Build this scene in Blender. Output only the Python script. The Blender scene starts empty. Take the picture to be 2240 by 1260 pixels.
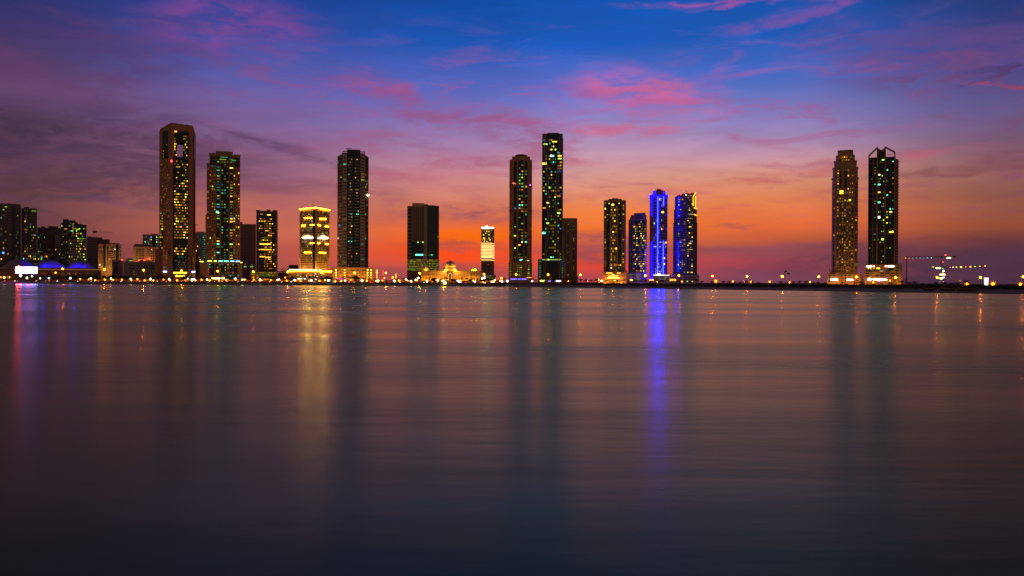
import bpy, bmesh, math, random
from mathutils import Vector, Matrix
random.seed(7)
SC = bpy.context.scene
COL = SC.collection
R = math.radians

# ------------------------------------------------------------------ camera
FPX, CXP, CYP, HZ0, ROLL, CAMH = 1940.0, 1120.0, 630.0, 616.75, 0.0038, 4.0
PITCH = math.atan((CYP - HZ0) * -1 / FPX) * -1
RIGHT = Vector((1, 0, 0))
FWD = Vector((0, math.cos(PITCH), -math.sin(PITCH)))
UPV = Vector((0, math.sin(PITCH), math.cos(PITCH)))
CX = RIGHT * math.cos(ROLL) + UPV * math.sin(ROLL)
CY = UPV * math.cos(ROLL) - RIGHT * math.sin(ROLL)
cam_d = bpy.data.cameras.new('camera')
cam = bpy.data.objects.new('camera', cam_d)
COL.objects.link(cam)
cam_d.sensor_width = 36.0
cam_d.lens = FPX / 2240 * 36.0
cam_d.clip_start = 0.5
cam_d.clip_end = 90000
cam.matrix_world = Matrix(((CX.x, CY.x, -FWD.x, 0), (CX.y, CY.y, -FWD.y, 0), (CX.z, CY.z, -FWD.z, CAMH), (0, 0, 0, 1)))
SC.camera = cam

def rdir(px, py):
    return CX * ((px - CXP) / FPX) + CY * ((CYP - py) / FPX) + FWD
def ray(px, py, D):
    d = rdir(px, py)
    return (d.x * D / d.y, D, CAMH + d.z * D / d.y)
def hz(px):
    return HZ0 + (px - CXP) * ROLL

# ------------------------------------------------------------------ exposure
SC.view_settings.view_transform = 'Standard'
SC.view_settings.look = 'None'
SC.view_settings.exposure = 0.0
SC.view_settings.gamma = 1.0

def lin(c):
    return tuple((v / 255 / 12.92) if v / 255 <= 0.04045 else ((v / 255 + 0.055) / 1.055) ** 2.4 for v in c)

# ------------------------------------------------------------------ world: dusk sky
W = bpy.data.worlds.new('World')
SC.world = W
W.use_nodes = True
nt = W.node_tree
for n in list(nt.nodes): nt.nodes.remove(n)
def N(t, **k):
    n = nt.nodes.new(t)
    for a, b in k.items(): setattr(n, a, b)
    return n
def L(a, b): nt.links.new(a, b)
def M(op, a, b=None, c=None):
    n = N('ShaderNodeMath', operation=op)
    for i, v in enumerate((a, b, c)):
        if v is None: continue
        if isinstance(v, (int, float)): n.inputs[i].default_value = v
        else: L(v, n.inputs[i])
    return n.outputs[0]
def smooth(v, a, b, lo=0.0, hi=1.0):
    n = N('ShaderNodeMapRange', interpolation_type='SMOOTHSTEP')
    L(v, n.inputs[0])
    n.inputs[1].default_value, n.inputs[2].default_value, n.inputs[3].default_value, n.inputs[4].default_value = a, b, lo, hi
    return n.outputs[0]
def mixc(f, a, b):
    n = N('ShaderNodeMix', data_type='RGBA')
    if isinstance(f, float): n.inputs[0].default_value = f
    else: L(f, n.inputs[0])
    for i, v in ((6, a), (7, b)):
        if isinstance(v, tuple): n.inputs[i].default_value = (*v, 1)
        else: L(v, n.inputs[i])
    return n.outputs[2]
tc = N('ShaderNodeTexCoord')
sep = N('ShaderNodeSeparateXYZ'); L(tc.outputs['Generated'], sep.inputs[0])
AZ = M('MULTIPLY', M('ARCTAN2', sep.outputs[0], sep.outputs[1]), FPX)     # world azimuth, scaled
EL = M('MULTIPLY', M('ARCSINE', sep.outputs[2]), FPX)                      # world elevation, scaled
def sk(px, py):
    d = rdir(px, py).normalized()
    return math.atan2(d.x, d.y) * FPX, math.asin(d.z) * FPX
comb = N('ShaderNodeCombineXYZ'); L(AZ, comb.inputs[0]); L(EL, comb.inputs[1])
def noise(sx, sy, detail, rough=0.55, seed=0.0, dist=0.0):
    mp = N('ShaderNodeMapping'); L(comb.outputs[0], mp.inputs[0])
    mp.inputs['Scale'].default_value = (1 / sx, 1 / sy, 1); mp.inputs['Location'].default_value = (seed, seed * 1.7, seed)
    n = N('ShaderNodeTexNoise'); L(mp.outputs[0], n.inputs[0])
    n.inputs['Scale'].default_value = 1; n.inputs['Detail'].default_value = detail; n.inputs['Roughness'].default_value = rough
    n.inputs['Distortion'].default_value = dist
    return n
nz = noise(120, 52, 7, 0.62, 3.1)
sub = N('ShaderNodeVectorMath', operation='SUBTRACT'); L(nz.outputs['Color'], sub.inputs[0]); sub.inputs[1].default_value = (0.5, 0.5, 0.5)
mul = N('ShaderNodeVectorMath', operation='MULTIPLY'); L(sub.outputs[0], mul.inputs[0]); mul.inputs[1].default_value = (120, 56, 0)
add = N('ShaderNodeVectorMath', operation='ADD'); L(comb.outputs[0], add.inputs[0]); L(mul.outputs[0], add.inputs[1])
WCO = add.outputs[0]
sepw = N('ShaderNodeSeparateXYZ'); L(WCO, sepw.inputs[0])
nb = noise(700, 220, 2, 0.5, 8.3)
ELW = M('ADD', M('MULTIPLY', M('SUBTRACT', nb.outputs[0], 0.5), 60.0), EL)
T = M('DIVIDE', ELW, 3100.0)
def ramp(stops):
    n = N('ShaderNodeValToRGB'); L(T, n.inputs[0])
    cr = n.color_ramp
    stops = sorted(stops)
    while len(cr.elements) > 1: cr.elements.remove(cr.elements[0])
    cr.elements[0].position = max(0, stops[0][0] / 3100); cr.elements[0].color = (*stops[0][1], 1)
    for h, c in stops[1:]:
        e = cr.elements.new(max(0.0, h / 3100)); e.color = (*c, 1)
    return n.outputs[0]
SKY = {
 0: [(0,(12,34,92)),(100,(46,46,104)),(200,(74,54,98)),(250,(98,66,108)),(300,(80,52,82)),(400,(96,58,74)),(460,(106,62,72)),(560,(92,52,62)),(610,(86,50,60))],
 560: [(0,(2,56,142)),(100,(44,72,158)),(200,(88,88,166)),(300,(128,96,146)),(350,(140,94,128)),(400,(146,90,112)),(450,(180,100,92)),(520,(192,98,80)),(560,(184,86,78)),(605,(160,80,76))],
 1000: [(0,(0,68,155)),(110,(14,84,180)),(200,(88,102,190)),(300,(154,122,174)),(350,(184,132,158)),(400,(204,130,130)),(450,(214,126,100)),(490,(220,105,72)),(515,(248,104,18)),(550,(244,78,28)),(580,(214,80,62)),(605,(180,78,80))],
 1300: [(0,(0,76,168)),(110,(18,90,190)),(200,(96,112,200)),(300,(166,138,184)),(350,(196,150,172)),(400,(218,152,142)),(440,(230,144,108)),(480,(240,124,60)),(510,(238,112,46)),(545,(190,84,70)),(575,(228,72,52)),(605,(176,72,82))],
 1680: [(0,(0,74,160)),(110,(20,88,182)),(200,(74,108,196)),(300,(146,130,186)),(350,(190,144,166)),(400,(216,148,126)),(450,(228,128,80)),(500,(226,104,52)),(530,(196,90,60)),(548,(140,70,82)),(580,(150,66,80)),(608,(124,68,92))],
 2240: [(0,(0,40,88)),(100,(34,54,118)),(200,(58,68,132)),(300,(96,82,132)),(350,(118,84,114)),(400,(140,90,88)),(450,(142,82,70)),(505,(148,76,54)),(530,(108,54,60)),(560,(80,46,66)),(608,(78,48,68))],
}
rs = []
for px, st in SKY.items():
    stops = [(hz(px) - y, lin(c)) for y, c in st]
    top = lin(st[0][1])
    stops += [(800, tuple(v * f for v, f in zip(top, (0.8, 0.62, 0.50)))), (1250, (0.012, 0.024, 0.050)), (3000, (0.008, 0.014, 0.030))]
    rs.append((sk(px, 400)[0], ramp(stops)))
back = ramp([(0, (0.52, 0.27, 0.14)), (150, (0.42, 0.22, 0.13)), (600, (0.15, 0.09, 0.08)), (1200, (0.014, 0.018, 0.04)), (3000, (0.006, 0.012, 0.035))])
c = rs[0][1]
for (a0, _), (a1, r1) in zip(rs, rs[1:]):
    c = mixc(smooth(AZ, a0, a1), c, r1)
AAZ = M('ABSOLUTE', AZ)
c = mixc(smooth(AAZ, 1150, 2600), c, back)
# clouds: soft ellipses given as (px, py, rx, ry, tilt deg, colour, strength), edges torn by the noise above
CL = [(500,62,165,50,2,(122,68,146),.85),(250,110,170,60,0,(82,54,112),.5),(120,165,200,36,-9,(100,56,100),.45),(850,203,90,26,-18,(158,76,130),.8),(700,165,120,14,-10,(110,78,150),.35),
 (1420,208,150,38,-8,(196,98,156),.95),(1345,150,70,22,0,(140,100,180),.35),(1360,284,110,15,1,(204,100,138),.8),(1130,290,105,42,-14,(156,84,128),.8),(1010,348,80,17,-4,(172,88,120),.75),
 (960,255,110,15,-2,(150,80,136),.7),(1180,330,90,20,0,(178,94,126),.5),(1250,358,60,9,0,(210,110,124),.5),(1760,26,160,15,12,(140,78,158),.65),(1570,8,170,9,0,(168,80,158),.8),(2080,130,260,60,-4,(106,68,134),.62),(1900,60,160,26,6,(92,74,148),.45),
 (2110,168,130,8,-6,(120,50,96),.5),(2200,188,80,4,-12,(170,56,80),.7),(2190,152,90,5,-8,(60,44,90),.55),(2180,168,70,3,10,(70,44,90),.6),
 (590,318,160,9,-14,(92,62,102),.6),(700,345,150,13,-12,(106,66,106),.45),(130,310,320,66,0,(58,40,68),.85),(100,400,320,46,2,(80,50,68),.55),(480,380,160,26,-6,(100,62,92),.45),(330,350,220,40,-3,(96,60,92),.45),(720,412,150,24,0,(138,76,106),.5),(900,395,150,10,-6,(188,100,116),.5),
 (1650,399,70,8,3,(208,88,82),.75),(1800,372,200,12,6,(196,100,106),.6),(1880,345,220,8,2,(178,92,116),.6),(1950,282,100,10,0,(150,90,136),.5),(2120,368,160,12,3,(122,66,78),.65),(1990,410,60,16,-25,(160,84,84),.55),(1770,425,60,12,5,(184,90,86),.5),(1350,425,200,8,3,(214,112,104),.5),
 (1635,497,60,5,1,(172,86,78),.75),(1600,453,60,5,1,(206,102,84),.5),(2200,333,60,7,2,(120,64,80),.4),
 (1000,466,190,20,-1,(156,82,98),.85),(930,440,170,10,-3,(168,88,104),.5),(1290,541,120,30,2,(150,72,86),.85),(930,595,190,16,0,(158,74,78),.8),(870,560,80,7,0,(238,78,40),.8),(1010,515,110,11,0,(254,110,6),.8),(1040,556,130,13,0,(252,74,24),.85),
 (1010,535,150,9,-2,(176,80,74),.75),(1285,583,70,9,1,(236,66,48),.8),(1700,545,190,8,0,(136,68,86),.6),(1640,575,170,9,-3,(176,66,80),.75),(1950,540,120,10,6,(128,60,70),.5),(2120,528,90,6,-4,(90,50,66),.5),(740,515,160,10,2,(206,108,82),.5),(760,560,120,8,0,(222,82,58),.6),(640,455,120,14,3,(196,104,84),.35),(290,545,80,12,0,(100,60,84),.4),(2120,585,300,36,0,(70,46,68),.9),(1990,580,180,26,0,(80,50,70),.6),(1720,590,160,16,0,(120,64,88),.6),(200,590,260,26,0,(86,54,66),.5),(1850,560,150,22,2,(112,60,76),.5),(60,440,230,40,3,(74,44,62),.5),(250,250,150,30,-6,(96,62,110),.4),(1180,470,60,8,2,(214,112,84),.5),(900,310,120,12,-8,(150,92,132),.5)]
tex = noise(130, 34, 8, 0.66, 11.3, 0.6)
tx = smooth(tex.outputs[0], 0.38, 0.60, 0.15, 1.0)
for px, py, rx, ry, tilt, col, a in CL:
    u, v = sk(px, py)
    mp = N('ShaderNodeMapping', vector_type='TEXTURE'); L(WCO, mp.inputs[0])
    mp.inputs['Location'].default_value = (u, v, 0); mp.inputs['Rotation'].default_value = (0, 0, R(tilt)); mp.inputs['Scale'].default_value = (rx * 1.25, ry * 1.25, 1)
    ln = N('ShaderNodeVectorMath', operation='LENGTH'); L(mp.outputs[0], ln.inputs[0])
    f = smooth(ln.outputs['Value'], 1.2, 0.4, 0.0, a)
    c = mixc(M('MULTIPLY', f, tx), c, lin(col))
# thin broken cloud wisps: mauve pink between 4 and 16 degrees, duskier towards the sides
wv = noise(190, 38, 9, 0.64, 35.2, 0.9)
wm = M('MULTIPLY', smooth(wv.outputs[0], 0.47, 0.72, 0.0, 0.62), M('MULTIPLY', smooth(EL, 60, 190), smooth(EL, 590, 400)))
wc = mixc(smooth(EL, 120, 420), lin((196, 104, 108)), lin((164, 84, 150)))
wc = mixc(smooth(AZ, -150, -900), wc, lin((100, 58, 98)))
wc = mixc(smooth(AZ, 500, 950), wc, lin((128, 66, 104)))
c = mixc(wm, c, wc)
# faint overall streakiness
st = noise(260, 46, 7, 0.62, 21.7, 0.5)
fs = smooth(st.outputs[0], 0.35, 0.68, 0.93, 1.06)
hs = N('ShaderNodeHueSaturation'); L(c, hs.inputs['Color']); L(fs, hs.inputs['Value'])
nish = N('ShaderNodeTexSky', sky_type='NISHITA'); nish.sun_disc = False; nish.sun_elevation = R(-2); nish.sun_rotation = R(0)
nm = N('ShaderNodeVectorMath', operation='SCALE'); L(nish.outputs[0], nm.inputs[0]); nm.inputs['Scale'].default_value = 0.02
ad = N('ShaderNodeVectorMath', operation='ADD'); L(hs.outputs[0], ad.inputs[0]); L(nm.outputs[0], ad.inputs[1])
bg = N('ShaderNodeBackground'); L(ad.outputs[0], bg.inputs[0]); bg.inputs[1].default_value = 1.0
ow = N('ShaderNodeOutputWorld'); L(bg.outputs[0], ow.inputs[0])

# ------------------------------------------------------------------ materials
MATS = {}
def pmat(name, col, rough=0.7, metal=0.0, var=0.25, scale=0.25, spec=0.5, bump=0.0, col2=None, ior=1.5):
    if name in MATS: return MATS[name]
    m = bpy.data.materials.new(name); m.use_nodes = True; t = m.node_tree
    p = t.nodes['Principled BSDF']
    p.inputs['Roughness'].default_value = rough; p.inputs['Metallic'].default_value = metal
    p.inputs['Specular IOR Level'].default_value = spec; p.inputs['IOR'].default_value = ior
    tcn = t.nodes.new('ShaderNodeTexCoord'); nn = t.nodes.new('ShaderNodeTexNoise')
    t.links.new(tcn.outputs['Object'], nn.inputs[0]); nn.inputs['Scale'].default_value = scale; nn.inputs['Detail'].default_value = 6
    mx = t.nodes.new('ShaderNodeMix'); mx.data_type = 'RGBA'
    mx.inputs[6].default_value = (*[v * (1 - var) for v in col], 1)
    mx.inputs[7].default_value = (*(col2 or [min(1, v * (1 + var)) for v in col]), 1)
    t.links.new(nn.outputs[0], mx.inputs[0]); t.links.new(mx.outputs[2], p.inputs['Base Color'])
    if bump:
        b = t.nodes.new('ShaderNodeBump'); b.inputs['Strength'].default_value = bump; b.inputs['Distance'].default_value = 0.3
        t.links.new(nn.outputs[0], b.inputs['Height']); t.links.new(b.outputs[0], p.inputs['Normal'])
    MATS[name] = m
    return m
def emat(name, col, s):
    if name in MATS: return MATS[name]
    m = bpy.data.materials.new(name); m.use_nodes = True; t = m.node_tree
    t.nodes.remove(t.nodes['Principled BSDF'])
    e = t.nodes.new('ShaderNodeEmission'); e.inputs[0].default_value = (*col, 1); e.inputs[1].default_value = s
    t.links.new(e.outputs[0], t.nodes['Material Output'].inputs[0])
    MATS[name] = m
    return m
SAND = pmat('sandstone_wall', (0.36, 0.23, 0.13))
BROWN = pmat('brown_wall', (0.30, 0.165, 0.09))
BEIGE = pmat('beige_wall', (0.42, 0.30, 0.17))
GREYW = pmat('grey_wall', (0.30, 0.26, 0.25))
DARKW = pmat('dark_wall', (0.13, 0.10, 0.10))
WHITEW = pmat('white_wall', (0.62, 0.56, 0.52))
NAVY = pmat('navy_glass', (0.010, 0.030, 0.062), 0.14, 0, 0.4, 0.08, 0.16)
PANE = pmat('window_glass', (0.010, 0.018, 0.030), 0.10, 0, 0.4, 0.3, 0.25)
STEEL = pmat('dark_steel', (0.05, 0.05, 0.05), 0.5, 0.6)
ROOFM = pmat('roof_grey', (0.16, 0.14, 0.13), 0.9)
FABRIC = pmat('mauve_fabric', (0.26, 0.17, 0.22), 0.6, 0, 0.08, 0.05)
FOL = pmat('leaf_green', (0.045, 0.06, 0.025), 0.8, 0, 0.5, 0.8)
SCRUB = pmat('scrub_leaf', (0.040, 0.040, 0.020), 0.9, 0, 0.5, 0.8)
BARK = pmat('palm_bark', (0.12, 0.08, 0.05), 0.9)
PAL = {'Y': (1.0, 0.62, 0.05), 'O': (1.0, 0.36, 0.03), 'G': (0.45, 0.85, 0.08), 'W': (1.0, 0.93, 0.66), 'C': (0.12, 0.95, 0.55), 'B': (0.05, 0.30, 1.0), 'R': (1.0, 0.05, 0.03), 'K': (0.75, 1.0, 0.8)}
STR = (0.20, 0.65, 2.8)
def lit(k, lv=None, s=None):
    if s is not None: return emat('light_%s_%g' % (k, s), PAL[k], s)
    return emat('lit_window_%s_%d' % (k, lv), PAL[k], STR[lv])
GOLD = emat('gold_light_line', (1.0, 0.40, 0.010), 32)
GOLD3 = emat('gold_tip_light', (1.0, 0.42, 0.02), 3.2)
GOLD2 = emat('gold_light_band', (1.0, 0.50, 0.04), 5)
WHITEL = emat('white_light', (1.0, 0.82, 0.5), 24)
BLUEL = emat('blue_neon', (0.0005, 0.0003, 1.0), 75)
BLUE2 = emat('blue_neon_core', (0.002, 0.003, 1.0), 170)
REDL = emat('red_beacon', (1.0, 0.03, 0.02), 9)
SODIUM = emat('sodium_lamp', (1.0, 0.19, 0.002), 750)
HALO = emat('sodium_halo_spikes', (1.0, 0.17, 0.0), 1.5)  # emission of the spikes added to imitate a lens halo
SODLOW = emat('sodium_lamp_small', (1.0, 0.16, 0.001), 70)
LAMPW = emat('white_lamp', (0.95, 1.0, 0.72), 13)

# ------------------------------------------------------------------ mesh helpers
class MB:
    def __init__(s): s.v = []; s.f = []; s.m = []; s.mats = []
    def mi(s, mat):
        if mat not in s.mats: s.mats.append(mat)
        return s.mats.index(mat)
    def face(s, idx, mat): s.f.append(idx); s.m.append(s.mi(mat))
    def poly(s, pts, z0, z1, mat, top=None):
        n = len(pts); b = len(s.v); top = top or pts
        a = sum(pts[i][0] * pts[(i + 1) % n][1] - pts[(i + 1) % n][0] * pts[i][1] for i in range(n))
        if a < 0: pts = pts[::-1]; top = top[::-1]
        s.v += [(x, y, z0) for x, y in pts] + [(x, y, z1) for x, y in top]
        for i in range(n): s.face((b + i, b + (i + 1) % n, b + n + (i + 1) % n, b + n + i), mat)
        s.face(tuple(b + n + i for i in range(n)), mat); s.face(tuple(b + n - 1 - i for i in range(n)), mat)
    def box(s, x0, x1, y0, y1, z0, z1, mat): s.poly([(x0, y0), (x1, y0), (x1, y1), (x0, y1)], z0, z1, mat)
    def bar(s, a, b, w, mat, w2=None):
        a, b = Vector(a), Vector(b); d = (b - a)
        if d.length < 1e-6: return
        d.normalize(); u = d.cross(Vector((0, 0, 1)))
        if u.length < 1e-3: u = Vector((1, 0, 0))
        u.normalize(); v = d.cross(u); w2 = w if w2 is None else w2; k = len(s.v)
        for p, ww in ((a, w), (b, w2)):
            for i, j in ((-1, -1), (1, -1), (1, 1), (-1, 1)): s.v.append(tuple(p + u * i * ww / 2 + v * j * ww / 2))
        for i in range(4): s.face((k + i, k + (i + 1) % 4, k + 4 + (i + 1) % 4, k + 4 + i), mat)
        s.face((k + 3, k + 2, k + 1, k), mat); s.face((k + 4, k + 5, k + 6, k + 7), mat)
    def lathe(s, prof, mat, cx=0, cy=0, seg=20, sx=1, sy=1):
        k = len(s.v)
        for r, z in prof:
            for i in range(seg):
                a = 2 * math.pi * i / seg
                s.v.append((cx + math.cos(a) * r * sx, cy + math.sin(a) * r * sy, z))
        for j in range(len(prof) - 1):
            for i in range(seg):
                s.face((k + j * seg + i, k + j * seg + (i + 1) % seg, k + (j + 1) * seg + (i + 1) % seg, k + (j + 1) * seg + i), mat)
        s.face(tuple(k + seg - 1 - i for i in range(seg)), mat)
        s.face(tuple(k + (len(prof) - 1) * seg + i for i in range(seg)), mat)
    def mesh(s, name, smooth=False):
        me = bpy.data.meshes.new(name); me.from_pydata(s.v, [], s.f)
        for m in s.mats: me.materials.append(m)
        me.polygons.foreach_set('material_index', s.m)
        if smooth: me.polygons.foreach_set('use_smooth', [True] * len(s.f))
        me.update(); return me
    def build(s, name, parent=None, smooth=False, loc=None):
        o = bpy.data.objects.new(name, s.mesh(name, smooth)); COL.objects.link(o)
        if parent is not None: o.parent = parent
        if loc is not None: o.location = loc
        return o
def tag(o, label=None, cat=None, group=None, kind=None):
    if label: o['label'] = label
    if cat: o['category'] = cat
    if group: o['group'] = group
    if kind: o['kind'] = kind
    return o
def empty(name, loc, rz=0, label=None, cat=None, group=None):
    o = bpy.data.objects.new(name, None); COL.objects.link(o); o.location = loc; o.rotation_euler = (0, 0, rz)
    o.empty_display_size = 2
    return tag(o, label, cat, group)
def inst(me, name, parent, loc=(0, 0, 0), rz=0, sc=(1, 1, 1)):
    o = bpy.data.objects.new(name, me); COL.objects.link(o); o.parent = parent; o.location = loc; o.rotation_euler = (0, 0, rz); o.scale = sc
    return o
UNIT = {}
def unit(mat):                                   # shared lit-pane mesh: one box with a thin dark frame round the glow
    if mat.name not in UNIT:
        b = MB(); b.box(-.5, .5, -.10, 0, -.5, .5, mat)
        UNIT[mat.name] = b.mesh('window')
    return UNIT[mat.name]

# ------------------------------------------------------------------ landmarks for the labels
LM = [(-200, 84, 'the white billboard'), (84, 228, 'the blue-lit domes'), (228, 345, 'the low parking block'), (345, 430, 'the arch-topped brown tower'),
 (430, 535, 'the tower with the lit podium line'), (535, 622, 'the orange-speckled dark tower'), (622, 728, 'the gold-outlined tower'), (728, 820, 'the round-shouldered dark tower'),
 (820, 912, 'the gap beside the domed palace'), (912, 1068, 'the domed palace'), (1068, 1110, 'the gap right of the palace'), (1110, 1172, 'the ring-crowned tower'),
 (1172, 1236, 'the tallest glass tower'), (1236, 1315, 'the gap right of the plain beige slab'), (1315, 1373, 'the tower with the glowing entrance'), (1373, 1417, 'the slant-roofed tower'),
 (1417, 1467, 'the blue neon tower'), (1467, 1531, 'the gold-tipped curved tower'), (1531, 1672, 'open sky beside the curved tower'), (1672, 1806, 'open sky left of the stepped tower'), (1806, 1886, 'the stepped beige tower'),
 (1886, 1975, 'the twin-gabled tower'), (1975, 2110, 'the construction cranes'), (2110, 2600, 'the white glowing kiosk')]
ORD = 'first second third fourth fifth sixth seventh eighth ninth tenth eleventh twelfth thirteenth fourteenth fifteenth sixteenth seventeenth eighteenth nineteenth twentieth'.split()
CLS = {}
def reg(o, cls, px): CLS.setdefault(cls, []).append((px, o))
def finish_labels():
    for cls, items in CLS.items():
        seg = {}
        for px, o in items:
            k = next(i for i, (a, b, _) in enumerate(LM) if a <= px < b) if -200 <= px < 2600 else 0
            seg.setdefault(k, []).append((px, o))
        for k, l in seg.items():
            l.sort(key=lambda t: t[0])
            for i, (px, o) in enumerate(l):
                if len(l) == 1: o['label'] = '%s alone before %s' % (cls, LM[k][2])
                elif i == len(l) - 1: o['label'] = '%s before %s, rightmost' % (cls, LM[k][2])
                elif i == 0: o['label'] = '%s before %s, leftmost' % (cls, LM[k][2])
                else: o['label'] = '%s before %s, %s from left' % (cls, LM[k][2], ORD[min(i, 19)])

# ------------------------------------------------------------------ shoreline, water, ground
SH = [(-900, 1150), (-300, 1010), (0, 935), (320, 880), (560, 850), (820, 800), (1120, 705), (1300, 616), (1560, 510), (1780, 450), (1940, 396), (2240, 337), (2700, 300), (3600, 280)]
def shore(px):
    if px <= SH[0][0]: return SH[0][1]
    for (a, da), (b, db) in zip(SH, SH[1:]):
        if px <= b:
            t = (px - a) / (b - a); t = t * t * (3 - 2 * t) * 0.3 + t * 0.7
            return da + (db - da) * t
    return SH[-1][1]
GZ = 2.4
def gpt(px, off, z):                              # a point on the land: off metres inland of the waterline
    D = shore(px) + off
    return ((px - CXP) / FPX * D, D, z)
def gz(px, off):
    t = min(1, max(0, (px - 1000) / 350))
    prL = [(-60, -3), (0, 0), (4, .55), (8, 1.5), (12, 2.25), (15, GZ), (400000, GZ)]
    prR = [(-60, -3), (0, 0), (12, .35), (30, .8), (70, 1.5), (110, 1.9), (150, GZ), (400000, GZ)]
    def ev(p):
        for (a, za), (b, zb) in zip(p, p[1:]):
            if off <= b: return za + (zb - za) * max(0, off - a) / (b - a)
        return GZ
    return ev(prL) * (1 - t) + ev(prR) * t
m = bpy.data.materials.new('sea_water'); m.use_nodes = True; t = m.node_tree; p = t.nodes['Principled BSDF']
t.nodes.remove(p); gl = t.nodes.new('ShaderNodeBsdfAnisotropic'); gl.distribution = 'GGX'; gl.inputs['Anisotropy'].default_value = 0.18; tgv = t.nodes.new('ShaderNodeCombineXYZ'); tgv.inputs[0].default_value = 1.0; t.links.new(tgv.outputs[0], gl.inputs['Tangent']); gl.inputs['Color'].default_value = (0.98, 0.96, 0.44, 1)
df = t.nodes.new('ShaderNodeBsdfDiffuse'); df.inputs[0].default_value = (0.040, 0.056, 0.038, 1); fr = t.nodes.new('ShaderNodeFresnel'); fr.inputs[0].default_value = 1.36; mxs = t.nodes.new('ShaderNodeMixShader')
t.links.new(fr.outputs[0], mxs.inputs[0]); t.links.new(df.outputs[0], mxs.inputs[1]); t.links.new(gl.outputs[0], mxs.inputs[2]); t.links.new(mxs.outputs[0], t.nodes['Material Output'].inputs[0])
def tn(tp, **k):
    n = t.nodes.new(tp)
    for a, b in k.items(): setattr(n, a, b)
    return n
geo = tn('ShaderNodeNewGeometry')
def wn(sx, sy, det, rot=0.0):
    mp = tn('ShaderNodeMapping'); t.links.new(geo.outputs['Position'], mp.inputs[0]); mp.inputs['Scale'].default_value = (sx, sy, 1); mp.inputs['Rotation'].default_value = (0, 0, rot)
    n = tn('ShaderNodeTexNoise'); t.links.new(mp.outputs[0], n.inputs[0]); n.inputs['Scale'].default_value = 1; n.inputs['Detail'].default_value = det
    return n.outputs[0]
w1 = wn(0.35, 1.3, 3, 0.08); w2 = wn(0.04, 0.13, 3, -0.12)
ma = tn('ShaderNodeMath', operation='MULTIPLY_ADD'); t.links.new(w2, ma.inputs[0]); ma.inputs[1].default_value = 2.0; t.links.new(w1, ma.inputs[2])
bp = tn('ShaderNodeBump'); bp.inputs['Strength'].default_value = 0.07; bp.inputs['Distance'].default_value = 0.08
t.links.new(ma.outputs[0], bp.inputs['Height']); t.links.new(bp.outputs[0], gl.inputs['Normal']); t.links.new(bp.outputs[0], fr.inputs['Normal'])
w3 = wn(0.012, 0.035, 4, 0.1)
mr = tn('ShaderNodeMapRange'); t.links.new(w3, mr.inputs[0]); mr.inputs[1].default_value = 0.35; mr.inputs[2].default_value = 0.65; mr.inputs[3].default_value = 0.19; mr.inputs[4].default_value = 0.29
w4 = wn(0.06, 0.5, 5, 0.06)
m4 = tn('ShaderNodeMath', operation='MULTIPLY_ADD'); t.links.new(w4, m4.inputs[0]); m4.inputs[1].default_value = 0.11; t.links.new(mr.outputs[0], m4.inputs[2])
m5 = tn('ShaderNodeMath', operation='SUBTRACT'); t.links.new(m4.outputs[0], m5.inputs[0]); m5.inputs[1].default_value = 0.055
t.links.new(m5.outputs[0], gl.inputs['Roughness'])
mb_ = tn('ShaderNodeMapRange'); t.links.new(w3, mb_.inputs[0]); mb_.inputs[1].default_value = 0.38; mb_.inputs[2].default_value = 0.62; mb_.inputs[3].default_value = 0.05; mb_.inputs[4].default_value = 0.19
t.links.new(mb_.outputs[0], bp.inputs['Strength'])
SEA = m
b = MB(); b.v = [(-60000, -2000, 0), (60000, -2000, 0), (60000, 60000, 0), (-60000, 60000, 0)]; b.face((0, 1, 2, 3), SEA)
tag(b.build('water'), 'calm dark lagoon water with streaked reflections of the towers', kind='structure')

SANDM = pmat('beach_sand', (0.26, 0.19, 0.14), 0.95, 0, 0.35, 0.05, 0.2, 0.5)
rows = [-60, -20, 0, 2, 4, 8, 12, 15, 20, 30, 42, 56, 70, 90, 110, 130, 150, 200, 300, 500, 900, 2000, 6000, 20000, 58000]
cols = [i * 20 for i in range(-90, 231)]
b = MB(); rr = random.Random(3)
for px in cols:
    for off in rows:
        jz = 0
        if 2 < off < 60 and px > 1000: jz = rr.uniform(-.10, .10)
        elif 1 < off < 13: jz = rr.uniform(-.12, .12)
        o2 = off + (rr.uniform(-1.5, 1.5) if 0 <= off < 10 and px > 1000 else 0)
        b.v.append(gpt(px, o2, gz(px, off) + jz))
nr = len(rows)
for i in range(len(cols) - 1):
    for j in range(nr - 1):
        b.face((i * nr + j, (i + 1) * nr + j, (i + 1) * nr + j + 1, i * nr + j + 1), SANDM)
tag(b.build('ground', smooth=True), 'flat sandy land behind the far shore', kind='structure')
def strip(name, px0, px1, o0, o1, z, mat, kind='structure', lab=None, h=None):
    b = MB(); px = px0; k = 0
    while px <= px1:
        b.v += [gpt(px, o0, z), gpt(px, o1, z)]
        if h: b.v += [gpt(px, o0, z + h), gpt(px, o1, z + h)]
        px += 20; k += 1
    q = 4 if h else 2
    for i in range(k - 1):
        a = i * q; c2 = a + q
        if h:
            b.face((a, c2, c2 + 2, a + 2), mat); b.face((a + 2, c2 + 2, c2 + 3, a + 3), mat); b.face((a + 1, a + 3, c2 + 3, c2 + 1), mat)
        else: b.face((a, c2, c2 + 1, a + 1), mat)
    if h: b.face((0, 2, 3, 1), mat); e = (k - 1) * q; b.face((e, e + 1, e + 3, e + 2), mat)
    o = b.build(name); 
    if kind: tag(o, lab, kind=kind)
    return o
ASPH = pmat('asphalt', (0.05, 0.05, 0.05), 0.9, 0, 0.3, 0.1)
PAVE = pmat('paving', (0.24, 0.20, 0.17), 0.85, 0, 0.2, 0.2)
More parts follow.
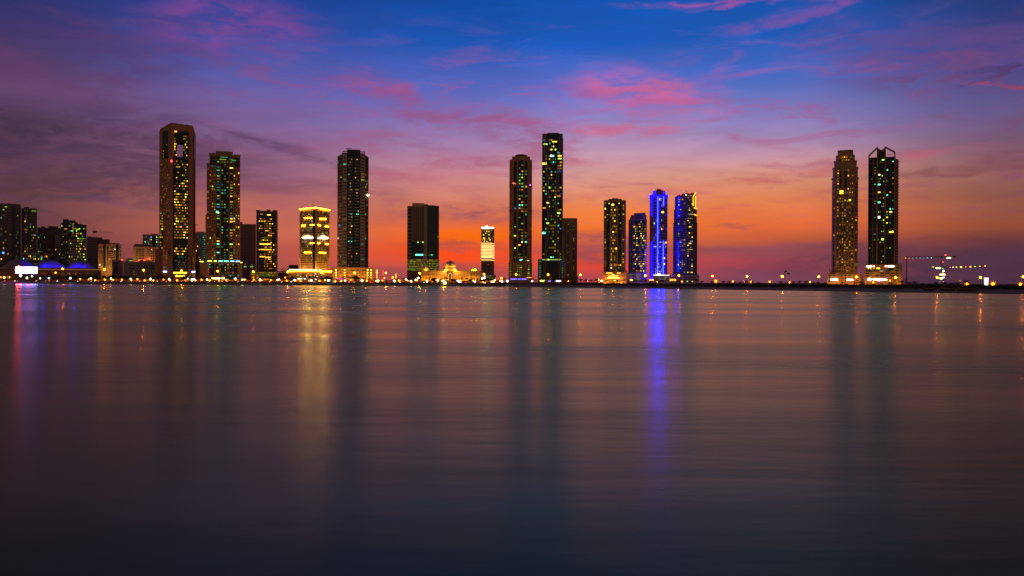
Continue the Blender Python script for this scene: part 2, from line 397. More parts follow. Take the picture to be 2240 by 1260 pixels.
GRASS = pmat('lawn_grass', (0.05, 0.07, 0.025), 0.9, 0, 0.4, 0.2)
strip('promenade', -600, 1120, 15.5, 26, GZ + .05, PAVE, lab='paved waterfront promenade along the bank')
strip('lawn', -600, 1120, 26.2, 40, GZ + .03, GRASS, lab='strip of lawn between promenade and road')
strip('road', -600, 1120, 42, 58, GZ + .02, ASPH, lab='asphalt corniche road lit orange by street lamps')
o = strip('light_catch_wall', 170, 1108, 74, 74.6, GZ, SAND, None, h=2.9)  # wall added as a surface for the street lamps to turn orange
tag(o, 'long low sand-coloured wall added behind the corniche road to catch lamplight', 'wall')
o = strip('sea_wall', -600, 1110, 13.2, 14.2, GZ - .3, pmat('sea_wall_stone', (0.20, 0.15, 0.12), 0.9), None, h=.95)
tag(o, 'long low stone sea wall edging the promenade', 'wall')

# ------------------------------------------------------------------ building helper
class Bld:
    def __init__(s, name, label, xc, D, cat='building', group=None, ybase=None):
        s.xc, s.D = xc, D
        x, y, _ = ray(xc, 612, D)
        az = math.atan2(x, y)
        s.k = D * math.cos(az) / FPX; s.az = az
        s.root = empty(name, (x, y, GZ), -az, label, cat, group); s.nw = 0; s.rest = MB(); s.dark = MB()
        s.base = None
    def X(s, px): return (px - s.xc) * s.k
    def Z(s, py): return ray(s.xc, py, s.D)[2] - GZ
    def P(s, pts): return [(s.X(a), d * s.k) for a, d in pts]
    def prism(s, part, pts, ytop, ybot, mat, top=None, parent=None, mb=None, build=True):
        z0 = 0 if ybot is None else s.Z(ybot)
        m = mb or MB(); m.poly(s.P(pts), z0, s.Z(ytop), mat, s.P(top) if top else None)
        if mb is None and build: return m.build(part, parent or s.root)
        return m
    def rect(s, part, x0, x1, d0, d1, ytop, ybot, mat, mb=None, parent=None):
        return s.prism(part, [(x0, d0), (x1, d0), (x1, d1), (x0, d1)], ytop, ybot, mat, None, parent, mb)
    def panel(s, part, x0, x1, ytop, ybot, mat, d=-0.4, th=.4, mb=None, parent=None):
        return s.rect(part, x0, x1, d, d + th, ytop, ybot, mat, mb, parent)
    def line(s, part, x0, y0, x1, y1, w, mat, d=-1.0, d1=None, mb=None):
        m = mb or MB(); m.bar((s.X(x0), d * s.k, s.Z(y0)), (s.X(x1), (d if d1 is None else d1) * s.k, s.Z(y1)), w * s.k, mat)
        if mb is None: return m.build(part, s.root)
        return m
    def one(s, x, y, w, h, mat, d=-.3, name='window'):
        return inst(unit(mat), name, s.root, (s.X(x), d * s.k, s.Z(y)), 0, (w * s.k, .8, h * s.k))
    def grid(s, xa, da, xb, db, ytop, ybot, cols, rows, ww=.6, wh=.5, lit_p=.15, pal='YYG', seed=0, glass=PANE, lv=(0, 1, 1, 2), off=.12, skip=None, run=0.0, dens=None, nodark=False):
        rnd = random.Random(seed * 977 + int(xa))
        A = Vector((s.X(xa), da * s.k)); B = Vector((s.X(xb), db * s.k)); u = (B - A); Ln = u.length; u.normalize(); nrm = Vector((u.y, -u.x))
        ang = math.atan2(u.y, u.x); zt, zb = s.Z(ytop), s.Z(ybot) if ybot else 0
        cw = Ln / cols; rh = (zt - zb) / rows
        for j in range(rows):
            prev = None
            for i in range(cols):
                c2 = A + u * cw * (i + .5) + nrm * off; z = zb + rh * (j + .5); fr = 1 - (j + .5) / rows
                if skip and skip(i, j, fr): continue
                pr = lit_p * 1.6 * (dens(i / cols, fr) if dens else 1)
                on = rnd.random() < pr or (prev and rnd.random() < run)
                w, h = cw * ww, rh * wh
                if on: w *= rnd.uniform(.55, 1.0); h *= rnd.uniform(.7, 1.0)
                if on:
                    k = prev[0] if prev and rnd.random() < .7 else rnd.choice(pal); l = rnd.choice(tuple(lv) + (0, 0)); prev = (k, l)
                    mat = lit(k, l)
                    if s.nw < 100:
                        s.nw += 1; inst(unit(mat), 'window', s.root, (c2.x, c2.y, z), ang, (w, 1, h))
                    else: s._q(s.rest, c2, u, nrm, w, h, z, mat)
                else:
                    prev = None
                    if not nodark: s._q(s.dark, c2, u, nrm, w, h, z, glass)
    def _q(s, mb, c2, u, nrm, w, h, z, mat):
        a = c2 - u * w / 2; b2 = c2 + u * w / 2; f = nrm * .1
        mb.poly([(a.x + f.x, a.y + f.y), (b2.x + f.x, b2.y + f.y), (b2.x - f.x, b2.y - f.y), (a.x - f.x, a.y - f.y)], z - h / 2, z + h / 2, mat)
    def done(s):
        if s.dark.f: tag(s.dark.build('dark_window', s.root), kind='stuff')
        if s.rest.f: tag(s.rest.build('lit_window', s.root), kind='stuff')
    def beacon(s, px, py, mat=REDL, r=1.6, d=-1.5):
        m = MB(); rr = r * s.k; m.lathe([(0.02, -rr), (rr * .7, -rr * .6), (rr, 0), (rr * .7, rr * .6), (0.02, rr)], mat, seg=8)
        return m.build('beacon_light', s.root, loc=(s.X(px), d * s.k, s.Z(py)))
    def bands(s, part, xa, da, xb, db, ytop, ybot, n, h, mat, proud=.35, extra=0.0):
        m = MB(); A = Vector((s.X(xa), da * s.k)); B = Vector((s.X(xb), db * s.k)); u = (B - A).normalized(); nrm = Vector((u.y, -u.x))
        zt, zb = s.Z(ytop), s.Z(ybot)
        for i in range(n):
            z = zb + (zt - zb) * (i + .5) / n
            f = nrm * proud; a = A - u * extra; c2 = B + u * extra
            m.poly([(a.x + f.x, a.y + f.y), (c2.x + f.x, c2.y + f.y), (c2.x - f.x * .2, c2.y - f.y * .2), (a.x - f.x * .2, a.y - f.y * .2)], z, z + h, mat)
        o = m.build(part, s.root)
        if n > 20: tag(o, kind='stuff')
        return o
def box4(x0, x1, dep, d0=0): return [(x0, d0), (x1, d0), (x1, d0 + dep), (x0, d0 + dep)]
def oct8(x0, x1, dep, c, cd=None, d0=0):
    cd = cd or c
    return [(x0, d0 + cd), (x0 + c, d0), (x1 - c, d0), (x1, d0 + cd), (x1, d0 + dep - cd), (x1 - c, d0 + dep), (x0 + c, d0 + dep), (x0, d0 + dep - cd)]
def point(name, parent, loc, col, power, r=1.5):
    l = bpy.data.lights.new(name, 'POINT'); l.color = col; l.energy = power; l.shadow_soft_size = r
    o = bpy.data.objects.new(name, l); COL.objects.link(o); o.parent = parent; o.location = loc
    return o

# ================================================================== the towers, left to right
# --- far left cluster, well behind the rest
A = Bld('apartment_tower', 'dark residential tower cut off by the left edge, curved parapet on top', 14, 1500)
A.prism('wall', oct8(-70, 46, 60, 6, 10), 449, None, DARKW)
A.prism('parapet', [(-70, 8), (-40, 2), (0, 0), (30, 3), (45, 9), (45, 50), (-70, 50)], 445, 449, DARKW)
A.panel('glass_bay', 26, 34, 452, 590, NAVY); A.panel('glass_bay', -6, 0, 452, 590, NAVY)
A.grid(-64, 0, 25, 0, 456, 600, 18, 24, .62, .42, .10, 'YOGCO', 1); A.grid(34.5, 0, 40, 0, 456, 600, 2, 24, .62, .42, .12, 'YGG', 2)
A.one(13, 452.5, 5, 2.4, lit('G', 1)); A.one(7, 553, 4.5, 4, lit('B', 2)); A.done()
A = Bld('apartment_tower', 'dark residential tower with columns of green-lit windows, second from left edge', 63, 1520)
A.prism('wall', oct8(46.5, 81, 60, 3), 456, None, DARKW)
A.rect('roof_plant', 52, 64, 5, 30, 452.5, 456, DARKW); A.rect('roof_plant', 66, 80, 6, 40, 454.5, 456, DARKW)
A.panel('glass_bay', 48, 53, 458, 600, NAVY); A.panel('glass_bay', 61.5, 64, 458, 600, NAVY)
A.grid(53.5, 0, 61, 0, 458, 600, 3, 24, .6, .42, .2, 'GOYO', 3); A.grid(65, 0, 78, 0, 458, 600, 4, 24, .65, .42, .13, 'GGYW', 4); A.panel('light_band', 69, 79, 459, 463, lit('G', 0)); A.done()
A = Bld('office_block', 'low dark block with pinkish upper storey behind the blue domes', 78, 1450)
A.rect('wall', 48, 110, 0, 60, 556, None, DARKW); A.rect('upper_storey', 48, 80, 1, 40, 553, 556, GREYW); A.rect('canopy', 96, 110, -2, 30, 554.5, 556, GREYW)
A.grid(50, 0, 108, 0, 558, 580, 16, 4, .6, .6, .16, 'OYCC', 5); A.one(91, 565, 2.5, 8, lit('C', 1)); A.done()
A = Bld('apartment_tower', 'black narrow tower with two stubby roof blocks, left of the curved-roof tower', 94, 1600)
A.rect('wall', 81.5, 108, 0, 50, 498, None, DARKW); A.rect('roof_plant', 90, 99, 3, 30, 495, 498, DARKW)
A.panel('glass_bay', 82.5, 90, 501, 595, NAVY)
A.grid(90.5, 0, 107, 0, 501, 595, 6, 18, .6, .45, .10, 'GCYR', 6, lv=(0, 0, 1)); A.grid(82.5, -.5, 90, -.5, 501, 595, 2, 18, .5, .4, .2, 'GGC', 61, nodark=True, lv=(0, 1)); A.done()
A = Bld('apartment_tower', 'dark brown tower with flat wide parapet and pale lower grid, left of curved-roof tower', 120, 1650)
A.rect('wall', 107, 134, 0, 50, 499, None, DARKW); A.rect('parapet', 105.5, 127, -2, 40, 495, 499, DARKW); A.rect('lower_front', 120, 134, -4, 0, 514, None, GREYW)
A.grid(121, -4, 133, -4, 517, 590, 6, 14, .4, .4, .04, 'YW', 7, lv=(1, 2)); A.grid(107, 0, 119, 0, 502, 595, 4, 18, .5, .4, .06, 'YGO', 8, lv=(0, 1)); A.done()
A = Bld('office_tower', 'navy glass tower with swooping curved roof and pale striped lower half', 161, 1480)
A.rect('wall', 133, 189.5, 4, 60, 494, None, NAVY)
tp = [(133, 489), (137, 488), (137.5, 481), (143, 478.5), (150, 481), (165, 483), (170, 488), (180, 490), (189.5, 492)]
mb = MB()
for (a, ya), (c2, yb) in zip(tp, tp[1:]): mb.poly(A.P([(a, 4), (c2, 4), (c2, 50), (a, 50)]), A.Z(495), A.Z((ya + yb) / 2), NAVY)
mb.build('curved_roof', A.root)
A.rect('lower_front', 150, 188, 0, 4, 524, None, GREYW); A.grid(150.5, 0, 187.5, 0, 526, 588, 4, 11, .94, .5, 0, 'Y', 9)
A.grid(150.5, -.4, 187.5, -.4, 524, 588, 14, 11, .7, .4, .16, 'YGY', 10, nodark=True); A.grid(134, 4, 149.5, 4, 492, 590, 6, 17, .7, .35, .14, 'OGYG', 11, nodark=True)
A.grid(150, 4, 188, 4, 486, 524, 12, 7, .8, .4, .16, 'GYGC', 12, nodark=True, run=.3)
A.panel('stair_light', 158.5, 161, 488, 512, lit('Y', 0), d=3.3); A.panel('light_band', 140, 147, 500, 502, lit('O', 1), d=3.3); A.panel('light_band', 166, 174, 500, 502.5, lit('G', 1), d=3.3); A.done()
A = Bld('apartment_tower', 'unlit dark brown stepped tower below the tower cranes', 214, 1600)
A.rect('wall', 190, 214, 0, 50, 519, None, DARKW); A.rect('upper_storey', 214, 240, 4, 50, 523, None, DARKW); A.rect('roof_plant', 206, 224, 6, 40, 519, 523, DARKW); A.rect('roof_plant', 192, 200, 4, 30, 517.5, 519, DARKW)
A.bands('floor_band', 190, 0, 214, 0, 522, 590, 19, 1.1, GREYW); A.done()
A = Bld('hotel_block', 'beige block with arched glass bays and rows of lit ribbon windows', 240, 1420)
A.rect('wall', 215, 266, 0, 50, 534, None, SAND); A.rect('roof_plant', 240, 262, 6, 30, 531.5, 534, ROOFM)
for a, c2 in ((226, 231), (234.5, 235.5), (253, 259.5)):
    w = (c2 - a) / 2
    A.prism('glass_bay', [(a, -1), (c2, -1), (c2, 0), (a, 0)], 538, 585, NAVY)
    mb = MB(); r = w * A.k; mb.lathe([(r, 0), (r * .8, r * .9), (r * .3, r * 1.3), (.02, r * 1.4)], NAVY, A.X((a + c2) / 2), 0, 12, 1, .3); mb.build('arch_top', A.root, loc=(0, -.2, A.Z(538)))
for dx in (220, 240, 260): point('street_floodlight', A.root, (A.X(dx), -22, A.Z(585)), (1, .45, .08), 9000, 1)
for a, c2, n in ((217, 225.5, 3), (236, 252.5, 6), (260.5, 265, 2)): A.grid(a, 0, c2, 0, 539, 586, n, 11, .8, .4, .08, 'YGW', 13)
A.done()
A = Bld('office_block', 'dark brick cube beside the long car park roof', 257, 1300)
A.rect('wall', 245, 269, 0, 40, 570.5, None, BROWN); A.rect('glass_bay', 249, 258, -1, 0, 574, 598, NAVY); A.rect('parapet', 244.5, 269.5, -1, 40, 569, 570.5, DARKW); A.beacon(267, 568.5); A.done()
A = Bld('office_block', 'pale low block with thin flat roof seen between brick cube and beige tower', 283, 1500)
A.rect('wall', 275, 292, 0, 30, 569, None, WHITEW); A.rect('canopy', 277, 291, 2, 20, 565, 566.2, GREYW); A.rect('upper_storey', 279, 290, 4, 18, 566.2, 569, GREYW); A.one(286, 570, 8, 1.6, lit('G', 1)); A.done()
A = Bld('hotel_block', 'sand-coloured block with sloped dark mansard roof and striped windows', 318, 1380)
A.rect('wall', 291, 346, 0, 50, 540, None, BEIGE)
A.prism('mansard_roof', box4(291, 332, 45), 534, 540, ROOFM, [(295, 5), (328, 5), (328, 40), (295, 40)])
A.grid(297, 0, 316, 0, 543, 572, 3, 6, .9, .45, .0, 'Y', 14); A.grid(297, -.3, 316, -.3, 543, 572, 9, 6, .6, .3, .07, 'YO', 15, nodark=True); A.grid(322, 0, 345, 0, 543, 572, 6, 6, .6, .4, .05, 'YO', 16)
for dx in (298, 315): point('street_floodlight', A.root, (A.X(dx), -22, A.Z(576)), (1, .45, .08), 8000, 1)
A.beacon(326, 565.5, r=2.4); A.beacon(304, 570); A.beacon(315, 569); A.done()
A = Bld('apartment_tower', 'grey-green tower with bluish windows peeking left of the arch-topped tower', 336, 1550)
A.rect('wall', 312, 355, 0, 50, 513, None, GREYW); A.rect('roof_plant', 330, 346, 4, 40, 511, 513, GREYW); A.rect('glass_bay', 333, 340, -1, 0, 517, 560, NAVY)
A.grid(313.5, 0, 332, 0, 516, 575, 7, 11, .6, .4, .2, 'YCGB', 17); A.grid(341, 0, 350, 0, 516, 575, 3, 11, .6, .4, .4, 'BGC', 18); A.done()
A = Bld('parking_block', 'long low pinkish parking block with dark open decks', 307, 1200)
A.rect('wall', 270, 345, 0, 60, 573, None, GREYW); A.rect('upper_storey', 303, 333, 4, 50, 570.5, 573, GREYW)
for a, c2 in ((283, 295), (298, 311), (327, 338)):
    for y in (581, 587): A.panel('parking_opening', a, c2, y - 1.3, y + 1.3, NAVY)
A.panel('parking_opening', 314, 324, 580, 588, DARKW); A.grid(285, 0, 340, 0, 592, 602, 10, 2, .5, .5, .2, 'OO', 19, lv=(0, 0)); A.done()

# --- domed pavilion
A = Bld('exhibition_hall', 'long low flat-roofed hall carrying three sail-shaped fabric domes', 110, 1180)
A.rect('wall', -60, 225, 6, 90, 590, None, BROWN)
A.rect('roof_slab', -62, 222, 0, 95, 586.5, 589, BEIGE)
for cx, w, y, tint, sk_ in ((42, 86, 565.5, 0, 0), (112, 84, 566.5, 1, -8), (180, 76, 568.2, 1, -4)):
    mb = MB(); nU, nV = 26, 10; h = A.Z(y) - A.Z(587); wd = w * A.k / 2
    for i in range(nU + 1):
        u = -1 + 2 * i / nU
        for j in range(nV + 1):
            v = -1 + 2 * j / nV; pr = math.cos(u * math.pi / 2) ** 1.15
            x = u * wd + sk_ * A.k * (1 - u * u) * .6
            mb.v.append((x, v * 26 * (pr * .9 + .1), h * pr * math.cos(v * math.pi / 2 * .96) ** .8))
    for i in range(nU):
        for j in range(nV): mb.face((i * (nV + 1) + j, (i + 1) * (nV + 1) + j, (i + 1) * (nV + 1) + j + 1, i * (nV + 1) + j + 1), FABRIC)
    dm = mb.build('fabric_dome', A.root, True, (A.X(cx), 32, A.Z(587)))
    if tint:
        dm['label'] = 'fabric dome washed in blue light'
        for dx, pw, cc in ((-w * .22, 15000, (.003, .01, 1)), (-w * .38, 900, (.06, .1, 1)), (w * .14, 7000, (.03, .004, 1)), (w * .34, 4000, (.12, .01, .9))):
            point('dome_floodlight', A.root, (A.X(cx) + dx * A.k, 2, A.Z(580)), cc, pw * 1.6, .8)
A.grid(-55, 5.5, 26, 5.5, 603, 611, 34, 1, .7, .6, .75, 'YYO', 20, lv=(1, 2)); A.grid(80, 5.5, 220, 5.5, 594, 603, 30, 1, .3, .5, .3, 'YRO', 21, lv=(0, 1, 1))
A.line('eave_light', 40, 589.3, 222, 589.3, .7, emat('dim_eave_light', (1, .45, .12), .5), -.5); A.done()

# --- arch-topped tower
A = Bld('skyscraper', 'tall brown tower with square see-through opening near its top', 388, 1050)
LCOL = [(348, 26), (374, 0), (387, 1.5), (387, 80), (348, 80)]; RCOL = [(400, 2), (422, 4), (428, 18), (428, 80), (400, 80)]; FULL = [(348, 26), (374, 0), (422, 4), (428, 18), (428, 80), (348, 80)]
mb = A.prism('wall', FULL, 343, None, BROWN, build=False)
z1, z2 = 343, 306
A.prism('w', LCOL, z2, z1, BROWN, mb=mb); A.prism('w', RCOL, z2, z1, BROWN, mb=mb)
topz = A.Z(269)
A.prism('w', FULL, 287, z2, BROWN, mb=mb)
k = len(mb.v); zs = {0: 280, 1: 269, 2: 272, 3: 287, 4: 287, 5: 281}
bot = A.P(FULL)
mb.v += [(x, y, A.Z(287)) for x, y in bot] + [(x, y, A.Z(zs[i])) for i, (x, y) in enumerate(A.P([(350, 26), (374, 0), (422, 4), (427, 18), (427, 80), (350, 80)]))]
for i in range(6): mb.face((k + i, k + (i + 1) % 6, k + 6 + (i + 1) % 6, k + 6 + i), BROWN)
mb.face(tuple(k + 6 + i for i in range(6)), BROWN)
mb.build('wall', A.root)
A.panel('glass_bay', 380, 387, 287, 342, NAVY, d=.6, th=.6); A.panel('glass_bay', 400, 413, 287, 342, NAVY, d=1.4, th=.8); A.panel('glass_bay', 387, 400, 287, 305.5, NAVY, d=.9, th=.8)
A.prism('glass_bay', [(378, 0), (412, 2.6), (412, 3.6), (378, 1)], 343, 604, NAVY)
for x0, x1, y0, y1 in ((355, 366.5, 286, 347), (349.5, 357, 462, 545)):
    t0, t1 = (374 - x0) / 26, (374 - x1) / 26
    A.prism('glass_bay', [(x0, 26 * t0 - 1.2), (x1, 26 * t1 - 1.2), (x1, 26 * t1), (x0, 26 * t0)], y0, y1, NAVY)
A.prism('side_balcony', [(423.5, 7), (428, 18), (429, 18), (424.5, 6)], 293, 345, NAVY)
A.grid(381, -.2, 411, 2.2, 350, 600, 9, 42, .85, .45, .40, 'OYYO', 22, nodark=True, run=.25, lv=(0, 1, 1, 2, 2), dens=lambda u, f: 0 if .70 < f < .745 or f > .955 else (1 if f > .28 else .45))
A.grid(380.5, .2, 387, .6, 300, 342, 2, 7, .8, .5, .35, 'OY', 23, nodark=True, lv=(1, 2)); A.grid(400.5, 1, 413, 2.2, 294, 342, 4, 8, .8, .5, .35, 'OYY', 24, nodark=True, lv=(1, 2))
A.grid(349, 24.7, 373, .7, 350, 560, 9, 35, .28, .30, .14, 'YOY', 25, lv=(0, 0, 0, 1)); A.grid(350, 23.3, 357, 16.5, 463, 545, 2, 14, .8, .5, .32, 'OY', 26, nodark=True, off=.4)
A.grid(356, 17.6, 366, 7.6, 288, 346, 3, 9, .7, .4, .22, 'YO', 27, nodark=True, off=.4)
A.one(384, 288, 5, 3, lit('O', 2), -.2)
for y in (450, 453.5, 343): A.prism('stone_band', [(347.6, 26), (374, -.6), (378, -.4), (378, 26)], y - .5, y + .5, SAND)
A.rect('wing', 339, 352, 20, 60, 545, None, BROWN); A.rect('wing', 354, 368, -6, 14, 545, None, BROWN); A.rect('wing', 417, 428, -6, 10, 547, None, BROWN); A.rect('wing', 428, 436, 20, 60, 548, None, DARKW)
A.grid(357, -6.3, 366, -6.3, 547, 592, 3, 9, .35, .7, .6, 'CWOR', 28, lv=(0, 0, 1)); A.grid(418, -6.3, 426, -6.3, 550, 598, 2, 8, .3, .4, .2, 'YO', 29)
A.panel('glass_bay', 379, 411, 560, 592, NAVY, -.8); A.grid(382, -1, 408, -1, 560, 592, 8, 8, .3, .7, .25, 'CWYR', 291, nodark=True, lv=(0, 0))
A.panel('entrance_glow', 379, 409, 595, 598.5, lit('Y', s=2.5), -2); A.one(422, 611.5, 8, 2.6, lit('W', s=22), -24, 'shop_light'); A.one(394, 604, 20, 3, lit('Y', s=3), -2.6, 'entrance_glow'); A.grid(380, -2, 406, -2, 599, 606, 6, 2, .8, .7, .8, 'YO', 30, lv=(0, 1)); A.rect('leg', 366, 376, -7, 0, 560, None, BROWN); A.rect('leg', 411, 421, -6, 0, 560, None, BROWN)
for x in (361, 423): A.one(x, 594.5, 8, 2.6, emat('blue_white_sign', (.35, .4, 1), 7), -7.5, 'sign')
A.beacon(375, 353, r=2.4); A.line('roof_crane', 411, 272, 408, 264, .7, STEEL, 20); A.done()

A = Bld('apartment_tower', 'slim grey tower with blue-green window strip right of the arch-topped tower', 439, 1450)
A.rect('wall', 427, 450, 0, 40, 508, None, GREYW); A.rect('roof_plant', 430, 446, 5, 30, 506.5, 508, GREYW); A.panel('glass_bay', 443, 449, 512, 575, NAVY)
A.grid(428, 0, 442, 0, 512, 590, 5, 16, .6, .4, .12, 'YOG', 31); A.grid(443, -.5, 449, -.5, 512, 590, 2, 16, .7, .5, .5, 'CGC', 32, nodark=True, lv=(0, 1)); A.done()
A = Bld('office_block', 'low dim block with rows of small dark windows beside the lit podium', 438, 1250)
A.rect('wall', 428, 448, 0, 40, 577, None, GREYW); A.rect('parapet', 427.5, 448.5, -1, 40, 575.5, 577, DARKW); A.grid(429, 0, 447, 0, 580, 606, 4, 5, .5, .4, 0, 'Y', 33); A.done()

# --- second tower
A = Bld('skyscraper', 'wide brown tower with dark central glass, boxed crown and cyan-lit podium line', 488, 1060)
mb = A.prism('wall', oct8(449.5, 525, 60, 3), 470, None, BROWN, build=False)
A.prism('w', oct8(452, 525.2, 60, 3), 358, 470, BROWN, mb=mb); A.prism('w', oct8(458, 525.4, 60, 3), 338.5, 358, BROWN, mb=mb); mb.build('wall', A.root)
A.rect('crown', 475, 507, 8, 50, 333, 338.5, BROWN); A.rect('crown_slab', 472, 509, 6, 52, 330, 333, SAND); A.rect('parapet', 457, 471, -.5, 60, 335.5, 338.5, BROWN); A.rect('parapet', 511, 526, -.5, 60, 336.5, 338.5, BROWN)
A.panel('glass_bay', 483, 500, 341, 568, NAVY); A.panel('glass_bay', 473, 480.5, 341, 568, NAVY); A.panel('glass_bay', 502.5, 509.5, 341, 568, NAVY); A.panel('glass_bay', 459, 471, 344, 366, NAVY); A.panel('glass_bay', 512, 524, 344, 366, NAVY)
for y in (343, 350, 357, 364): A.line('stone_band', 458, y, 525, y, 1.0, BROWN, -.6)
A.grid(452.5, 0, 472, 0, 368, 568, 4, 32, .55, .40, .16, 'YYOG', 34); A.grid(510, 0, 524.5, 0, 368, 568, 3, 32, .55, .4, .24, 'YOYG', 35)
A.grid(473, -.6, 481, -.6, 345, 568, 1, 36, .85, .4, .40, 'YGCOB', 36, nodark=True, lv=(1, 2, 1)); A.grid(483, -.6, 500, -.6, 345, 568, 3, 36, .8, .35, .22, 'CGCY', 37, nodark=True, lv=(0, 1)); A.grid(502, -.6, 509.5, -.6, 345, 568, 1, 36, .9, .45, .5, 'YOYG', 38, nodark=True, lv=(1, 2))
A.one(490, 343.5, 16, 1.6, lit('C', 1)); A.one(487, 349, 14, 1.8, lit('G', 1)); A.one(511, 350, 10, 2, lit('C', 1)); A.one(466, 364, 12, 2, lit('B', 0)); A.one(464, 364, 5, 2, lit('C', 0)); A.one(506, 477, 6, 2.4, lit('B', 1)); A.one(475, 464, 5, 4, lit('C', 2))
A.rect('podium', 443, 530, -14, 60, 575, None, SAND); A.rect('podium_wing', 438, 443, -10, 40, 577, None, SAND)
for i, a in enumerate((459, 471, 483, 495, 508, 520)): A.one(a, 571.6, 9 if i != 1 else 6, 1.8, emat('podium_light_%s' % 'GCB'[min(2, i // 2)], (PAL['G'], PAL['C'], (.2, .6, 1))[min(2, i // 2)], 5), -14.5, 'light_line')
A.one(442, 573, 8, 1.6, GOLD2, -14.6, 'light_line'); A.one(528, 574, 5, 1.5, GOLD2, -14.6, 'light_line')
for a, c2 in ((458, 469), (471.5, 478), (482, 497), (501, 508), (511, 520)): A.panel('glass_bay', a, c2, 578, 603, NAVY, -14.6)
A.grid(456, -14.8, 524, -14.8, 576, 606, 12, 5, .6, .3, .30, 'YCOG', 39, nodark=True, lv=(0, 1)); A.one(456, 592, 1.2, 11, lit('R', 1), -15)
for a, w, k, s in ((468, 10, 'G', 16), (477, 13, 'K', 16), (485, 5, 'G', 12), (503, 10, 'G', 10), (513, 7, 'K', 9), (470, 22, 'Y', 9), (492, 11, 'W', 7), (505, 7, 'W', 6), (512, 6, 'W', 4)): A.one(a, 609 if k in 'GK' else 612.5, w, 1.8, lit(k, s=s), -18, 'shop_light')
A.rect('shop_front', 460, 520, -18, -14, 606, None, SAND); A.done()

A = Bld('apartment_tower', 'unlit grey-brown tower with closely spaced horizontal bands', 542, 1350)
A.rect('wall', 525, 560, 0, 50, 490, None, GREYW); A.rect('roof_plant', 525, 530, 0, 30, 486, 490, BROWN); A.bands('floor_band', 525, 0, 560, 0, 493, 600, 32, 1.4, BROWN, .5); A.panel('dark_core', 525, 558, 493, 600, DARKW, -.2, .2); A.done()
A = Bld('mosque', 'small mosque with twin green-lit minarets between two towers', 543, 1100)
A.rect('wall', 533, 556, 0, 25, 598, None, GREYW)
for x in (536, 550.7):
    mb = MB(); r = A.k
    mb.lathe([(1.2 * r, 0), (1.1 * r, A.Z(586)), (2.4 * r, A.Z(585)), (2.6 * r, A.Z(582)), (1.2 * r, A.Z(580)), (1.1 * r, A.Z(578)), (2.3 * r, A.Z(577)), (.4 * r, A.Z(576)), (.3 * r, A.Z(572.5)), (.02, A.Z(572.3))], GREYW, seg=12)
    mn = mb.build('minaret', A.root, loc=(A.X(x), -1, 0)); A.one(x, 583.4, 4, 2.6, lit('G', s=3.2), -3.6, 'minaret_light'); A.one(x, 579, 2, 3, lit('G', 0), -3, 'minaret_light')
mb = MB(); r = 5 * A.k; mb.lathe([(r, 0), (r * .95, r * .5), (r * .6, r * .9), (.02, r * 1.15)], GREYW, seg=16); mb.build('dome', A.root, True, (A.X(543.3), 8, A.Z(598))); A.done()

A = Bld('apartment_tower', 'squat dark tower crowded with orange-lit windows', 584, 1080)
A.prism('wall', oct8(560.5, 607, 55, 4, 5), 462, None, DARKW)
A.rect('parapet', 560, 569, 3, 40, 459.5, 462, DARKW); A.rect('parapet', 583, 592, 1, 40, 458.5, 462, DARKW); A.rect('parapet', 596, 607, 3, 40, 459, 462, DARKW); A.rect('parapet', 569, 583, 6, 40, 460.8, 462, DARKW)
A.panel('glass_bay', 566, 603, 464, 595, NAVY, -.2, .2); A.bands('side_rib', 603.2, 0, 607, 5, 464, 598, 24, 1.2, GREYW, .9)
A.grid(566, -.5, 603, -.5, 466, 590, 13, 24, .78, .42, .30, 'OOYO', 40, run=.35, nodark=True, lv=(0, 1, 1, 2), dens=lambda u, f: 1.6 if .3 < u < .75 and f > .15 else (.5 if f > .1 else .12))
A.grid(560.6, 4.8, 564.4, .2, 466, 590, 2, 24, .4, .4, .03, 'Y', 41)
for x0, x1, y in ((568, 580, 561.5), (580, 592, 563), (568, 592, 534), (570, 594, 546), (584, 592, 470)): A.one((x0 + x1) / 2, y, x1 - x0, 2.0, lit('O', 2) if y > 540 else lit('Y', 2), -.9)
A.rect('podium', 546, 607, -12, 50, 594, None, DARKW); A.grid(548, -12, 605, -12, 595, 605, 17, 3, .8, .55, .7, 'YGYY', 42, lv=(0, 1)); A.one(556, 608, 20, 3, lit('O', 1), -12.5); A.one(590, 611, 30, 3, lit('O', 1), -12.5); A.done()
A = Bld('building_site', 'unfinished low concrete frame with spiky columns left of the gold-lined podium', 622, 1150)
mb = MB()
for i in range(8): mb.box(A.X(616 + i * 2.2), A.X(617 + i * 2.2), 0, 2, 0, A.Z(586 + (i * 37 % 5)), GREYW)
mb.build('column_row', A.root); A.rect('slab', 608, 634, 0, 20, 593, 594.5, GREYW); A.rect('wall', 608, 634, 4, 20, 596, None, BROWN); A.done()

